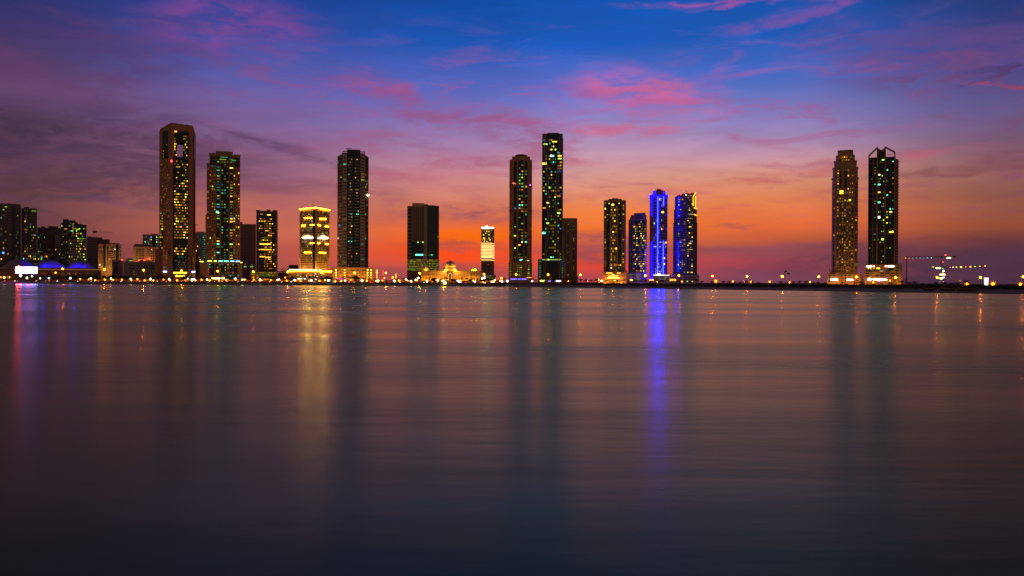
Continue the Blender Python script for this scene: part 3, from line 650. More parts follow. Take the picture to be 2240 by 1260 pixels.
# --- gold-outlined tower
A = Bld('hotel_tower', 'tower outlined in gold lights with pairs of glowing balconies', 688, 1060)
PL = [(655, 10), (691, 0), (721, 9), (721, 60), (655, 60)]
A.prism('wall', PL, 458, None, BEIGE)
A.prism('ridge_pier', [(689.5, -1.2), (693.5, -1.2), (693.5, 1), (689.5, 1)], 456, None, SAND); A.prism('glass_bay', [(684, .8), (689, -.4), (689, .6), (684, 1.8)], 460, 594, NAVY)
fl = lambda x: (10 * (691 - x) / 36 if x < 691 else 9 * (x - 691) / 30)
A.grid(658, fl(658), 688, fl(688), 461, 592, 11, 26, .68, .55, .18, 'YYGC', 43, lv=(0, 0, 1)); A.grid(694, fl(694), 719, fl(719), 461, 592, 9, 26, .68, .55, .18, 'YYOG', 44, lv=(0, 0, 1))
for a, c2 in ((654.5, 691), (691, 721.5)):
    A.line('gold_roof_line', a, 457.5 if a < 691 else 454.2, c2, 454.2 if a < 691 else 458.5, 1.4, GOLD, fl(a) - 1.2, fl(c2) - 1.2)
for x0, x1, y in ((665.5, 682, 477.2), (698.6, 713.6, 478), (659, 667.5, 493.7), (678.5, 687.5, 492.3), (695, 701, 492.5), (711, 718.8, 494.3), (678.5, 686.5, 532), (694.5, 700, 532), (711.5, 718.6, 533.2), (665, 680, 552.4), (698, 712.6, 552.4)):
    A.line('balcony_light', x0, y, x1, y + (.4 if x0 > 690 else -.3), 1.3, GOLD, fl(x0) - 1.2, fl(x1) - 1.2)
for x0, x1, y, mt in ((661, 684.5, 519.8, WHITEL), (666, 680, 516.3, GOLD2), (696, 717.6, 520.4, WHITEL), (701, 714, 516.8, GOLD2), (670, 675, 518, emat('white_spot', (1, .9, .6), 80)), (704, 709, 518.2, emat('white_spot', (1, .9, .6), 80))):
    A.line('balcony_light', x0, y, x1, y, 1.1 if x1 - x0 > 6 else 2.6, mt, fl(x0) - 1.6, fl(x1) - 1.6)
mb = MB(); 
for s_ in (-1, 1):
    pr = None
    for i in range(7):
        a = i / 6; q = (A.X(683.5 + s_ * 4.5 * (1 - a ** 1.8)), 12 * A.k, A.Z(455) + 8 * A.k * a ** .8)
        if pr: mb.bar(pr, q, .7, ROOFM)
        pr = q
mb.bar((A.X(683.5), 12 * A.k, A.Z(455)), (A.X(683.5), 12 * A.k, A.Z(441)), .35, ROOFM); mb.build('roof_arch', A.root)
A.rect('podium', 629, 725, -14, 60, 595, None, SAND); A.line('gold_podium_line', 629, 593.4, 680, 592.6, 1.6, GOLD, -14.8); A.line('gold_podium_line', 680, 592.6, 725.5, 594, 1.6, GOLD, -14.8)
for i in range(22): A.one(634 + i * 3.05 + (4 if i > 19 else 0), 590.2, 1.3, 2.2, lit('W', s=4), -13, 'parapet_lamp')
A.grid(640, -14.5, 712, -14.5, 598, 609, 22, 4, .55, .4, .42, 'WYKO', 45, lv=(0, 1, 2)); A.one(660, 610, 18, 1.8, lit('W', 2), -15); A.one(676, 610, 6, 1.4, lit('Y', 1), -15)
point('podium_uplight', A.root, (A.X(658), -9 * A.k, A.Z(590)), (1, .45, .05), 3000, 2); point('podium_uplight', A.root, (A.X(691), -9 * A.k, A.Z(590)), (1, .45, .05), 3000, 2); point('podium_uplight', A.root, (A.X(718), -9 * A.k, A.Z(590)), (1, .45, .05), 2500, 2)
A.done()
A = Bld('office_block', 'small flat dark block peeking behind the gold-lined podium', 642, 1200)
A.rect('wall', 631, 653, 0, 30, 582, None, DARKW); A.rect('parapet', 632, 652, 2, 20, 579.5, 582, ROOFM); A.done()

# --- round-shouldered dark tower
A = Bld('skyscraper', 'dark round-shouldered tower with tall navy central bay and framed roof', 771.5, 1070)
A.prism('wall', oct8(737.5, 806, 60, 10, 8), 342, None, DARKW)
A.prism('shoulder', oct8(738, 805.5, 58, 9, 7, 1), 337, 342, GREYW, oct8(745, 799, 50, 9, 7, 5))
A.prism('core', oct8(747, 798, 50, 6, 5, 3), 334, 337, DARKW)
A.rect('central_bay', 758.5, 787.5, -2, 30, 327.3, None, NAVY)
for x0, x1 in ((749, 758.5), (787.5, 798)):
    A.rect('roof_frame', x0, x1, 1, 4, 330.5, 332.3, GREYW); xe = x0 if x0 < 760 else x1 - 1.3
    A.rect('roof_frame_post', xe, xe + 1.3, 1, 4, 332.3, 337, GREYW)
    A.rect('stone_pier', x0, x1, -1, 1, 337, None, GREYW); A.grid(x0 + .8, -1, x1 - .8, -1, 343, 584, 1, 36, .82, .32, .10, 'CGY', 46, lv=(0, 1))
A.grid(761, -2, 770.5, -2, 345, 584, 3, 36, .72, .5, .16, 'GCYO', 47, nodark=True, lv=(1, 1, 2)); A.grid(775.5, -2, 785, -2, 345, 584, 3, 36, .72, .5, .15, 'YOGC', 48, nodark=True, lv=(0, 1, 2))
A.bands('balcony', 760.5, -2, 771, -2, 345, 584, 36, .7, GREYW, .5); A.bands('balcony', 775, -2, 785.5, -2, 345, 584, 36, .7, GREYW, .5)
A.grid(738.3, 7.4, 747, .4, 345, 584, 3, 36, .6, .5, .06, 'YOCG', 49, lv=(0, 1)); A.grid(798.5, 2.2, 805.4, 7.5, 345, 584, 3, 36, .6, .5, .09, 'GCY', 50, lv=(0, 1))
A.one(743, 493.5, 5, 3, lit('B', 1), 2); A.beacon(805, 426, emat('bright_beacon', (1, .9, .35), 26), 2.0, 4); A.line('roof_crane', 757, 325, 768, 323.5, .9, STEEL, 5); A.line('roof_crane', 757.5, 327, 757.5, 323.5, 1.2, STEEL, 5)
A.done()
A = Bld('parking_block', 'wide orange-lit parking podium with open bright decks and corner posts', 771.5, 1040)
A.rect('wall', 728, 816, 4, 40, 586, None, SAND); A.rect('corner_post', 727, 729.5, -2, 6, 583, None, SAND); A.rect('corner_post', 814, 816.5, -2, 6, 583.5, None, SAND)
for i in range(8): A.rect('pier', 729.5 + i * 12, 731 + i * 12, 0, 4, 585.5, None, SAND)
for y in (585.5, 593, 599, 605): A.rect('deck_edge', 729, 815, .6, 4, y, y + 2.4, SAND)
A.grid(731, 3.8, 814, 3.8, 588, 611, 26, 4, .7, .45, .5, 'OOYO', 51, glass=DARKW, lv=(0, 0, 1, 1))
for x in (735, 754, 804, 812): 
    for y in (590.5, 596.5, 602, 607): A.one(x, y, 3.2, 1.8, lit('Y', s=6), 3, 'deck_lamp')
for x in (745, 771, 798): point('deck_floodlight', A.root, (A.X(x), -10, A.Z(606)), (1, .40, .04), 7000, 1)
A.one(739, 610.3, 3, 2, emat('magenta_sign', (.7, .02, .7), 2.5), -1, 'sign'); A.one(749, 610.3, 6, 1.8, emat('magenta_sign', (.7, .02, .7), 2.5), -1, 'sign'); A.done()

# --- office tower with mullions
A = Bld('office_tower', 'dark office tower with pale vertical fins and lower floors lit green-yellow', 925, 1050)
A.rect('wall', 890.5, 934, 0, 60, 451, None, DARKW); TEAL = pmat('teal_glass', (0.026, 0.060, 0.085), 0.3, 0, .3, .05, .2)
A.rect('glass_wing', 934, 960, 3, 60, 449.5, None, TEAL); A.rect('roof_plant', 927, 936, 6, 40, 446, 451, DARKW); A.rect('roof_plant', 936, 951, 8, 40, 448, 449.5, DARKW)
A.rect('crown', 901, 927.5, -1.5, 30, 444.5, 452, BEIGE)
A.panel('glass_bay', 891.5, 899.5, 453, 596, NAVY, -.2, .2); A.bands('floor_band', 891, 0, 899.5, 0, 453, 568, 15, 1.1, GREYW, .5); A.panel('glass_bay', 901, 926, 452, 530, TEAL, -.2, .2); A.panel('lower_recess', 900, 925.5, 530, 566, NAVY, -.3, .3)
mb = MB()
for i in range(10):
    x = 902.5 + i * 2.35; mb.box(A.X(x), A.X(x + (.9 if i % 2 == 0 else .4)), -.9, 0, A.Z(529), A.Z(450), BEIGE)
mb.build('vertical_fin', A.root)
A.bands('floor_band', 926.5, 0, 934.5, 0, 452, 596, 38, 1.5, GREYW, .5)
A.grid(891, -.5, 959, -.5, 567, 592.5, 30, 7, .8, .45, .72, 'YYG', 52, nodark=True, lv=(0, 1, 1)); A.one(917, 557.4, 17, 3, emat('cyan_strip', (.15, .9, .6), 2.6), -.8, 'light_band'); A.one(930, 557.5, 5, 1.6, lit('G', 0), -.8); A.one(944.5, 557.5, 4, 3, lit('C', 1), 2)
A.one(914.3, 530, 2.2, 2, lit('G', 2), -1); A.one(924.5, 530, 2.8, 2.2, lit('G', 2), -1); A.one(958, 517, 1.5, 1.5, lit('Y', 1), 2); A.grid(937, 2.5, 958, 2.5, 540, 566, 6, 5, .5, .5, .1, 'YG', 53, nodark=True, lv=(0, 0)); A.done()

# --- palace
A = Bld('palace', 'amber floodlit palace with large central dome and two small side domes', 984.5, 980)
PAL1 = pmat('palace_stone', (0.55, 0.42, 0.24), 0.8, 0, .12)
A.rect('wall', 932, 1052, 6, 40, 595, None, PAL1); A.rect('cornice', 931, 1053, 5, 41, 592.8, 595, BEIGE)
A.rect('wing', 921.5, 943, 0, 34, 595, None, PAL1); A.rect('wing', 1027, 1049, 0, 34, 595, None, PAL1); A.rect('wing_cornice', 920.5, 944, -1, 35, 593, 595, BEIGE); A.rect('wing_cornice', 1026, 1050, -1, 35, 593, 595, BEIGE)
A.rect('side_block', 1049, 1056, 8, 30, 594, None, PAL1); A.rect('upper_block', 1010, 1024, 12, 30, 590.3, 592.8, BROWN); A.rect('upper_block', 943, 962, 12, 30, 591.5, 592.8, BROWN)
A.rect('portal', 977.5, 991.5, -3, 8, 593.5, None, PAL1)
def dome(part, x, d, r_px, y0, y1, mat, drum=0, bulge=1.06):
    mb = MB(); r = r_px * A.k; h = A.Z(y1) - A.Z(y0); pf = []
    for i in range(13):
        a = i / 12 * math.pi / 2; pf.append((max(.02, r * math.cos(a) ** .9 * (bulge if 0 < i < 5 else 1)), h * math.sin(a)))
    mb.lathe(pf, mat, seg=32); mb.bar((0, 0, h), (0, 0, h + 3 * A.k), .5, mat, .15)
    return mb.build(part, A.root, True, (A.X(x), d * A.k, A.Z(y0)))
mb = MB(); r = A.k
mb.lathe([(17 * r, 0), (16.5 * r, A.Z(589) - A.Z(592.8)), (13.2 * r, A.Z(586.2) - A.Z(592.8)), (12.2 * r, A.Z(584.6) - A.Z(592.8)), (12.2 * r, A.Z(583) - A.Z(592.8))], PAL1, seg=8); mb.build('dome_base', A.root, loc=(A.X(984.8), 18 * A.k, A.Z(592.8)))
dome('dome', 984.8, 18, 12, 584, 570.3, PAL1); dome('side_dome', 932, 15, 7, 592.8, 583.5, PAL1); o = dome('side_dome', 1037.6, 15, 7, 592.8, 584.5, PAL1); o['label'] = 'side dome tinted green by its floodlight'
def arch(part, x, w, yt, yb, d, mat):
    mb = MB(); h = A.Z(yt) - A.Z(yb); hw = w * A.k / 2; pts = [(-hw, 0), (hw, 0)]
    for i in range(9):
        a = i / 8 * math.pi; pts.append((hw * math.cos(a), h - hw * 1.2 + hw * 1.2 * math.sin(a)))
    k = len(mb.v); n = len(pts); mb.v += [(px_, -.3, z) for px_, z in pts] + [(px_, .3, z) for px_, z in pts]
    mb.face(tuple(range(n)), mat); mb.face(tuple(range(2 * n - 1, n - 1, -1)), mat)
    for i in range(n): mb.face((i, n + i, n + (i + 1) % n, (i + 1) % n), mat)
    return mb.build(part, A.root, loc=(A.X(x), d * A.k, A.Z(yb)))
for x0 in (921.5, 1027):
    for i in range(3): arch('arch_window', x0 + 4.3 + i * 6.2, 4.0, 598.5, 603, -.5, BROWN)
    for i in range(3): arch('arch_window', x0 + 4.3 + i * 6.2, 2.4, 606.5, 613, -.5, BROWN)
arch('portal_arch', 984.6, 8, 596.5, 613, -3.3, emat('portal_glow', (1, .62, .12), 1.1)); arch('portal_door', 984.6, 5.4, 598.5, 613, -3.9, BROWN)
for i in range(7):
    for x in (946 + i * 4.4, 995 + i * 4.4): arch('arch_window', x, 1.6, 600, 605, 5.6, BROWN); arch('arch_window', x, 1.6, 607, 612, 5.6, BROWN)
for x, y, pw in ((926, -8, 1), (938, -8, 1), (950, -2, .8), (962, -2, .8), (974, -8, .8), (995, -8, .8), (1008, -2, .8), (1020, -2, .8), (1032, -8, 1), (1045, -8, 1)):
    point('palace_floodlight', A.root, (A.X(x), y * A.k, 1.2), (1, .42, .03), 2500 * pw, .6)
for dx in (-14, 14): point('dome_floodlight', A.root, (A.X(984.8 + dx), 1 * A.k, A.Z(590)), (1, .50, .04), 4200, .6)
point('dome_floodlight', A.root, (A.X(931), 3 * A.k, A.Z(590)), (1, .5, .05), 1900, .4); point('dome_floodlight', A.root, (A.X(1042), 4 * A.k, A.Z(589)), (.5, 1, .05), 1900, .4); point('dome_floodlight', A.root, (A.X(1031), 5 * A.k, A.Z(590)), (1, .6, .05), 1300, .4)
A.done()
A = Bld('hotel_tower', 'slim tower ringed by stacked bright cream light bands', 1066, 1150)
PT = [(1052.5, 6), (1053.5, 0), (1074, 0), (1080.8, 8), (1080.8, 40), (1052.5, 40)]
A.prism('wall', PT, 497, None, GREYW); A.rect('roof_plant', 1059, 1073, 10, 30, 495, 497, ROOFM)
A.grid(1053.5, -.2, 1073, -.2, 501, 530, 8, 8, .7, .6, .45, 'YYO', 54, lv=(1, 2, 2)); A.grid(1074.5, .6, 1080.5, 7.6, 501, 530, 3, 8, .5, .5, .12, 'YO', 55, lv=(1, 1))
CREAM = emat('cream_light_band', (1.0, .60, .18), 2.9)
for i, y in enumerate((532, 536, 539.2, 542.3, 545.5, 548.6, 551.8, 555, 558, 561, 563.6, 568.6)):
    w = .8 if i in (0, 11) else 1.0
    A.line('light_band', 1052, y, 1074, y, w, CREAM, -.8); A.line('light_band', 1074, y, 1081, y + 1.2, w * .8, CREAM, -.8, 7.4)
A.line('roof_light', 1053, 498, 1080, 498, 2, emat('roof_white_light', (.95, 1, .75), 6), -1); A.beacon(1064.5, 495.5, WHITEL, 1.8)
A.grid(1053.5, -.2, 1073, -.2, 572, 604, 9, 10, .7, .35, .02, 'R', 56, lv=(0,)); A.one(1067.5, 579, 2.2, 2, lit('R', 1), -.5)
A.rect('podium', 1052, 1084, -8, 30, 601, None, DARKW); A.grid(1054, -8, 1080, -8, 602, 611, 10, 4, .6, .45, .7, 'YWG', 57, lv=(0, 1)); A.line('light_band', 1060, 604, 1060, 613, 1.5, lit('W', s=6), -9); A.done()

# --- ring-crowned tower
A = Bld('skyscraper', 'brown tower with flared ring crown and arched glass strips', 1138.5, 1020)
A.prism('wall', oct8(1113.5, 1163, 55, 6, 5), 349, None, BROWN)
A.prism('crown_step', oct8(1119, 1158.5, 46, 5, 4, 4), 341.5, 349, SAND)
mb = MB(); r = A.k; mb.lathe([(11 * r, 0), (11 * r, 1.3 * r), (14 * r, 4.2 * r), (14 * r, 5 * r), (9 * r, 5.3 * r), (9 * r, 6.6 * r), (7 * r, 6.8 * r)], BROWN, seg=24); mb.build('ring_crown', A.root, loc=(A.X(1139), 25 * A.k, A.Z(341.5)))
for y0, y1 in ((353, 402), (409, 456), (464, 514), (522, 573)):
    for x0, x1 in ((1123, 1129.5), (1133, 1144.5), (1147, 1153)):
        A.panel('glass_bay', x0, x1, y0 + 3, y1, NAVY); w = (x1 - x0) / 2 * A.k
        mb = MB(); mb.lathe([(w, 0), (w * .85, w * .6), (w * .5, w * 1.0), (.02, w * 1.2)], NAVY, seg=12, sy=.12); mb.build('arch_top', A.root, loc=(A.X((x0 + x1) / 2), -.1, A.Z(y0 + 3)))
for y in (405, 461, 518): A.prism('stone_band', oct8(1113, 1163.5, 55, 6, 5, -.7), y - 1.5, y + 1.5, DARKW)
A.grid(1115, 3.6, 1121, 0, 353, 573, 2, 32, .42, .5, .03, 'YG', 58); A.grid(1155, .2, 1162.5, 4.6, 353, 573, 3, 32, .4, .5, .04, 'YC', 59)
A.grid(1133, -.6, 1144.5, -.6, 358, 573, 2, 32, .8, .45, .38, 'GYYOC', 60, nodark=True, lv=(1, 1, 2)); A.grid(1123, -.6, 1129.5, -.6, 358, 573, 1, 32, .7, .4, .12, 'BCGY', 62, nodark=True); A.grid(1147, -.6, 1153, -.6, 358, 573, 1, 32, .7, .5, .25, 'CGOY', 63, nodark=True)
A.beacon(1122.5, 401); A.beacon(1159, 404.7, emat('violet_beacon', (.6, .1, 1), 5), 1.4); A.one(1140, 568.7, 6, 3.4, lit('C', 2)); A.one(1155, 570, 5, 2, lit('W', 1))
A.prism('podium', oct8(1112.5, 1163.8, 60, 3, 3, -5), 575.5, None, BROWN)
for x0, x1 in ((1114, 1119), (1130, 1142), (1153.5, 1159)): A.panel('glass_bay', x0, x1, 580, 603, NAVY, -5.4); A.grid(x0, -5.6, x1, -5.6, 579, 604, max(1, int((x1 - x0) / 4)), 6, .8, .6, .6, 'GYG', int(x0), nodark=True, lv=(0, 0, 1))
for x0, x1 in ((1117, 1131), (1134, 1138.5), (1141, 1151)): A.one((x0 + x1) / 2, 610.6, x1 - x0, 1.8, emat('blue_sign', (.10, .08, 1), 5), -9, 'sign')
A.rect('shop_front', 1113, 1161, -8.5, -5, 607, None, SAND); A.one(1158, 607.3, 12, 1, lit('O', 2), -9, 'shop_light'); A.done()

# --- tallest glass tower
A = Bld('skyscraper', 'tallest navy glass tower with hourglass ribs and rounded cap', 1207, 1040)
A.prism('wall', oct8(1184.8, 1230, 55, 4, 4), 292.5, None, NAVY)
A.prism('cap', oct8(1186, 1229.5, 50, 4, 4, 2), 291, 292.5, DARKW, oct8(1192, 1224, 40, 4, 4, 6)); A.rect('cap_rim', 1196, 1221, 6, 40, 289.5, 291, DARKW)
A.prism('side_pier', [(1229.6, 3), (1230.8, 3), (1230.8, 50), (1229.6, 50)], 302, None, GREYW)
cv = [(292, 0), (340, 3.2), (400, 7.4), (440, 8.8), (470, 9.2), (500, 8.4), (540, 5.4), (566, 2.6), (610, -1)]
for sgn, x0 in ((1, 1187.5), (-1, 1227.5)):
    mb = MB()
    for off_ in (0, 4.0):
        for (ya, a), (yb, c2) in zip(cv, cv[1:]): mb.bar((A.X(x0 + sgn * (a + off_)), -.8 * A.k, A.Z(ya)), (A.X(x0 + sgn * (c2 + off_)), -.8 * A.k, A.Z(yb)), .62, GREYW)
    for i in range(46):
        y = 296 + i * 6.8; a = next(p_[1] + (q_[1] - p_[1]) * (y - p_[0]) / (q_[0] - p_[0]) for p_, q_ in zip(cv, cv[1:]) if y <= q_[0]) if y < 610 else -1
        mb.bar((A.X(x0 + sgn * a), -.5 * A.k, A.Z(y)), (A.X(x0 + sgn * (a + 4)), -.5 * A.k, A.Z(y)), .5, GREYW)
    mb.build('hourglass_rib', A.root)
A.bands('floor_band', 1200, 0, 1215, 0, 320, 566, 36, .8, DARKW, .35)
A.grid(1199, -.4, 1216, -.4, 303, 566, 4, 38, .75, .5, .27, 'GYGYC', 64, nodark=True, lv=(0, 1, 2)); A.grid(1186.5, -.4, 1196, -.4, 303, 566, 2, 38, .85, .5, .16, 'GCYC', 65, nodark=True, lv=(0, 1, 1)); A.grid(1218, -.4, 1228, -.4, 303, 566, 2, 38, .85, .5, .17, 'YGBC', 66, nodark=True, lv=(0, 1, 1))
for x, y, w, h, kk, l in ((1190, 358, 9, 4, 'Y', 2), (1192, 315.5, 8, 2.4, 'G', 2), (1212, 310, 10, 2.2, 'Y', 2), (1223, 341, 8, 3, 'Y', 2), (1223, 347, 8, 3, 'G', 2), (1205, 341, 4, 4, 'W', 2), (1222.5, 363, 8, 3, 'O', 1), (1221, 429, 8, 3.4, 'O', 1), (1221, 466, 7, 3, 'G', 2), (1222, 375, 9, 4, 'B', 0), (1189, 510, 7, 3.5, 'C', 2), (1198, 488, 6, 3.5, 'G', 2), (1198, 444, 6, 3.5, 'Y', 2), (1190, 455, 7, 3, 'Y', 1)): A.one(x, y, w, h, lit(kk, l), -.7)
for x in range(1187, 1229, 4): A.one(x + .5, 568, 3.2, 2.6, lit('GCWCGYGY'[x % 8], 1 if x != 1199 else 2), -1, 'light_band')
A.rect('podium_wing', 1176.5, 1184.5, -2, 30, 567, None, SAND); A.rect('podium_wing', 1226.5, 1238, -2, 40, 567.5, None, BROWN)
A.panel('glass_bay', 1178.5, 1183.8, 570, 608, NAVY, -2.3); A.panel('glass_bay', 1227.5, 1233, 570, 608, NAVY, -2.3); A.grid(1178.5, -2.6, 1184, -2.6, 570, 608, 1, 8, .8, .5, .9, 'CBG', 67, nodark=True, lv=(0,)); A.grid(1227.5, -2.6, 1233, -2.6, 570, 608, 1, 8, .8, .5, .9, 'CBG', 68, nodark=True, lv=(0,))
mb = MB(); mb.poly(A.P([(1199, -12), (1211, -12), (1211, -6), (1199, -6)]), 0, A.Z(599), SAND, A.P([(1203.6, -9.2), (1204.4, -9.2), (1204.4, -8.8), (1203.6, -8.8)])); mb.build('entrance_canopy', A.root)
for x, kk in ((1184, 'G'), (1190, 'G')): A.one(x, 614.5, 4.5, 2.4, lit(kk, s=8), -14, 'shop_light')
A.one(1202, 614.8, 4.5, 2, emat('blue_sign', (.10, .08, 1), 5), -14, 'sign'); A.one(1221.5, 614.8, 10.5, 2.2, emat('blue_white_sign', (.35, .4, 1), 7), -14, 'sign'); A.rect('shop_front', 1180, 1230, -13.5, -4, 611.5, None, SAND); A.done()
A = Bld('apartment_tower', 'plain beige slab tower right of the tallest glass tower', 1246, 1150)
A.rect('wall', 1229.5, 1262.3, 0, 40, 478.3, None, BEIGE); A.rect('parapet', 1230, 1261, 2, 38, 477, 478.3, BEIGE)
for x0, x1 in ((1234.5, 1238), (1258.6, 1262)): A.grid(x0, 0, x1, 0, 488, 603, 1, 30, .85, .55, 0, 'Y', 69)
A.panel('glass_bay', 1241, 1243.4, 489, 603, NAVY); A.panel('glass_bay', 1253.6, 1256, 489, 603, NAVY); A.grid(1241, -.5, 1243.4, -.5, 489, 603, 1, 30, .8, .5, .2, 'Y', 70, nodark=True, lv=(0, 0, 1)); A.grid(1253.6, -.5, 1256, -.5, 489, 603, 1, 30, .8, .5, .2, 'Y', 71, nodark=True, lv=(0, 1))
A.rect('podium', 1228, 1264, -8, 40, 603, None, SAND); A.done()

# --- tower with glowing entrance
A = Bld('apartment_tower', 'brown tower with two dark glass strips above a glowing orange entrance', 1344.5, 1000)
A.rect('wall', 1320, 1368.7, 0, 45, 439, None, SAND)
A.prism('crest', [(1320.5, 1), (1368, 1), (1368, 44), (1320.5, 44)], 437.6, 439, SAND); A.prism('crest', [(1330, 2), (1359, 2), (1359, 30), (1330, 30)], 435, 437.6, ROOFM); A.prism('crest', [(1338, 3), (1351, 3), (1351, 30), (1338, 30)], 433.4, 435, ROOFM)
A.panel('glass_bay', 1326.3, 1333.5, 442, 593, NAVY); A.panel('glass_bay', 1351.5, 1358.8, 442, 593, NAVY); A.panel('glass_bay', 1333.5, 1351.5, 442, 451, NAVY)
A.grid(1321, 0, 1325.6, 0, 441, 595, 1, 25, .65, .5, .2, 'YOG', 72); A.grid(1360.3, 0, 1365.5, 0, 441, 595, 1, 25, .65, .5, .2, 'OYY', 73); A.grid(1335.3, 0, 1349.5, 0, 450, 595, 4, 24, .86, .5, .22, 'OYY', 74, run=.2); A.grid(1326.5, -.6, 1333.3, -.6, 442, 595, 2, 25, .7, .4, .09, 'YOG', 75, nodark=True); A.grid(1351.7, -.6, 1358.6, -.6, 442, 595, 2, 25, .7, .4, .12, 'OYG', 76, nodark=True)
A.one(1339.5, 447.6, 6, 3.4, lit('Y', 2)); A.rect('side_wing', 1368.7, 1371, 10, 40, 592, None, BROWN)
for i in range(14): A.one(1368.6, 446 + i * 11.5, .9, 2.2, emat('violet_edge_light', (.2, .05, 1), 2), .3, 'edge_light')
A.rect('podium', 1318.4, 1370, -6, 45, 594.5, None, SAND); A.rect('entrance_frame', 1323, 1362, -9, -6, 598, None, SAND); A.one(1333, 597.3, 13, 1.4, lit('Y', 2), -9.6); A.one(1353.5, 597.3, 8, 1.2, lit('Y', 2), -9.6)
A.one(1341.5, 605, 22, 7, emat('entrance_glow', (1, .45, .05), 1.6), -9.4, 'entrance_glow'); A.one(1341.5, 608, 26, 2, emat('entrance_glow_bright', (1, .62, .1), 4), -9.8, 'entrance_glow'); A.one(1345, 613.6, 5, 2, lit('G', 2), -10)
for x in (1324, 1360): point('entrance_floodlight', A.root, (A.X(x), -20 * A.k, 3), (1, .40, .04), 4500, .6)
A.done()
A = Bld('apartment_tower', 'shorter grey tower with slanted roof plate and scattered amber windows', 1394.5, 1010)
A.prism('wall', [(1374.3, 8), (1384, 0), (1414.5, 0), (1414.5, 45), (1374.3, 45)], 480, None, GREYW)
A.prism('upper_storey', [(1376.5, 9), (1385, 2), (1413.5, 2), (1413.5, 44), (1376.5, 44)], 470, 480, GREYW, [(1380, 9), (1386, 3), (1413.5, 3), (1413.5, 44), (1380, 44)])
mb = MB(); mb.v += [(A.X(1389), 3, A.Z(470)), (A.X(1407), 3, A.Z(470)), (A.X(1407), 25, A.Z(470)), (A.X(1389), 25, A.Z(470)), (A.X(1386), 2, A.Z(466)), (A.X(1411.5), 2, A.Z(465)), (A.X(1411.5), 26, A.Z(465)), (A.X(1386), 26, A.Z(466))]
for f_ in ((0, 1, 5, 4), (1, 2, 6, 5), (2, 3, 7, 6), (3, 0, 4, 7), (4, 5, 6, 7)): mb.face(f_, ROOFM)
mb.build('slanted_roof', A.root)
A.panel('glass_bay', 1388, 1407, 468, 479, DARKW, 1.2, .5); A.panel('glass_bay', 1384.5, 1412, 482, 595, NAVY, -.2, .2)
A.grid(1385, -.4, 1412.5, -.4, 483, 595, 9, 22, .8, .5, .30, 'OYOYG', 77, run=.15, nodark=True, lv=(0, 1, 1, 2)); A.grid(1375, 7.4, 1383.6, .4, 483, 595, 4, 22, .4, .45, .05, 'O', 78, lv=(0,))
A.rect('podium', 1372, 1416, -5, 40, 597, None, GREYW); A.grid(1374, -5, 1384, -5, 599, 612, 3, 4, .8, .45, .8, 'WO', 79, lv=(0,)); A.grid(1391, -5, 1401, -5, 599, 613, 2, 5, .9, .45, .9, 'W', 80, lv=(0,)); A.one(1381, 612.5, 6, 3, lit('O', s=5), -6, 'shop_light'); A.done()

# --- blue neon tower
A = Bld('skyscraper', 'tower striped with vertical blue neon and a blue-lit domed crown', 1440, 1000)
VW = pmat('violet_grey_wall', (0.14, 0.10, 0.13))
A.prism('wall', oct8(1420.5, 1459.6, 48, 5, 5), 431, None, VW)
A.prism('ledge', oct8(1419.5, 1460.5, 50, 5, 5, -1), 426, 430, VW)
A.prism('crown', oct8(1425.5, 1456, 36, 4, 4, 4), 418.5, 426, VW, oct8(1427.5, 1454, 32, 4, 4, 6)); A.prism('crown_top', oct8(1428, 1453.5, 30, 4, 4, 7), 415.5, 418.5, VW); A.rect('roof_plant', 1435.5, 1445, 10, 25, 412.5, 415.5, VW)
A.grid(1429, 0, 1455, 0, 434, 600, 8, 26, .7, .5, .09, 'YOWG', 81, lv=(0, 1, 1, 2)); A.grid(1455, .3, 1459.3, 4.6, 434, 600, 2, 26, .6, .5, .03, 'Y', 82)
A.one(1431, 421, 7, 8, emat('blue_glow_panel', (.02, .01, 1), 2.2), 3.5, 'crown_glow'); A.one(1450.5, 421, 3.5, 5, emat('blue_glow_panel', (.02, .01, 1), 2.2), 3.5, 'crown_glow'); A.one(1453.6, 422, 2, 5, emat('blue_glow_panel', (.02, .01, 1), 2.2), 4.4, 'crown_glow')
A.line('neon_strip', 1420, 432, 1428.5, 428.5, 1.0, BLUEL, -1.6); A.line('neon_strip', 1428.5, 429, 1460, 429, 1.4, BLUEL, -1.6); A.line('neon_strip', 1420, 427, 1424, 427, 1, BLUEL, -1.6)
for x, y0, y1, w, mt, d in ((1425, 432, 471, 1.3, BLUEL, 0), (1425, 531, 612, 1.3, BLUEL, -1), (1438.2, 430, 602, 1.1, BLUE2, -1), (1450.8, 430, 451, 1.0, BLUE2, -1), (1450.6, 527, 602, 1.1, BLUE2, -1)): A.line('neon_strip', x, y0, x, y1, w, mt, d)
for x in (1429, 1452): A.beacon(x, 415, r=1.3)
A.one(1443, 436, 5, 5, lit('Y', 1)); A.one(1449, 464, 5, 4, lit('Y', 2)); A.one(1456.5, 530.5, 4, 3, lit('O', 2), .5); A.one(1444, 530, 3, 3, lit('Y', 1)); A.one(1444.5, 497, 3, 4, lit('O', 0))
A.rect('podium', 1428, 1464, -6, 40, 602.5, None, GREYW); A.line('podium_light', 1429, 602, 1464, 602, .9, lit('W', s=2.5), -6.6); A.one(1441, 601, 5, 2.4, emat('white_spot', (1, .9, .6), 80), -7); A.grid(1434, -6, 1463, -6, 604, 612, 9, 3, .6, .5, .35, 'WK', 83, lv=(0, 1)); A.one(1425.5, 612.5, 10, 3, lit('O', 2), -8, 'shop_light')
for x, y in ((1422, 445), (1422, 560), (1432, 470), (1432, 560), (1445, 570), (1455, 440)): point('blue_uplight', A.root, (A.X(x), -3.5, A.Z(y)), (.004, .004, 1), 250, 1)
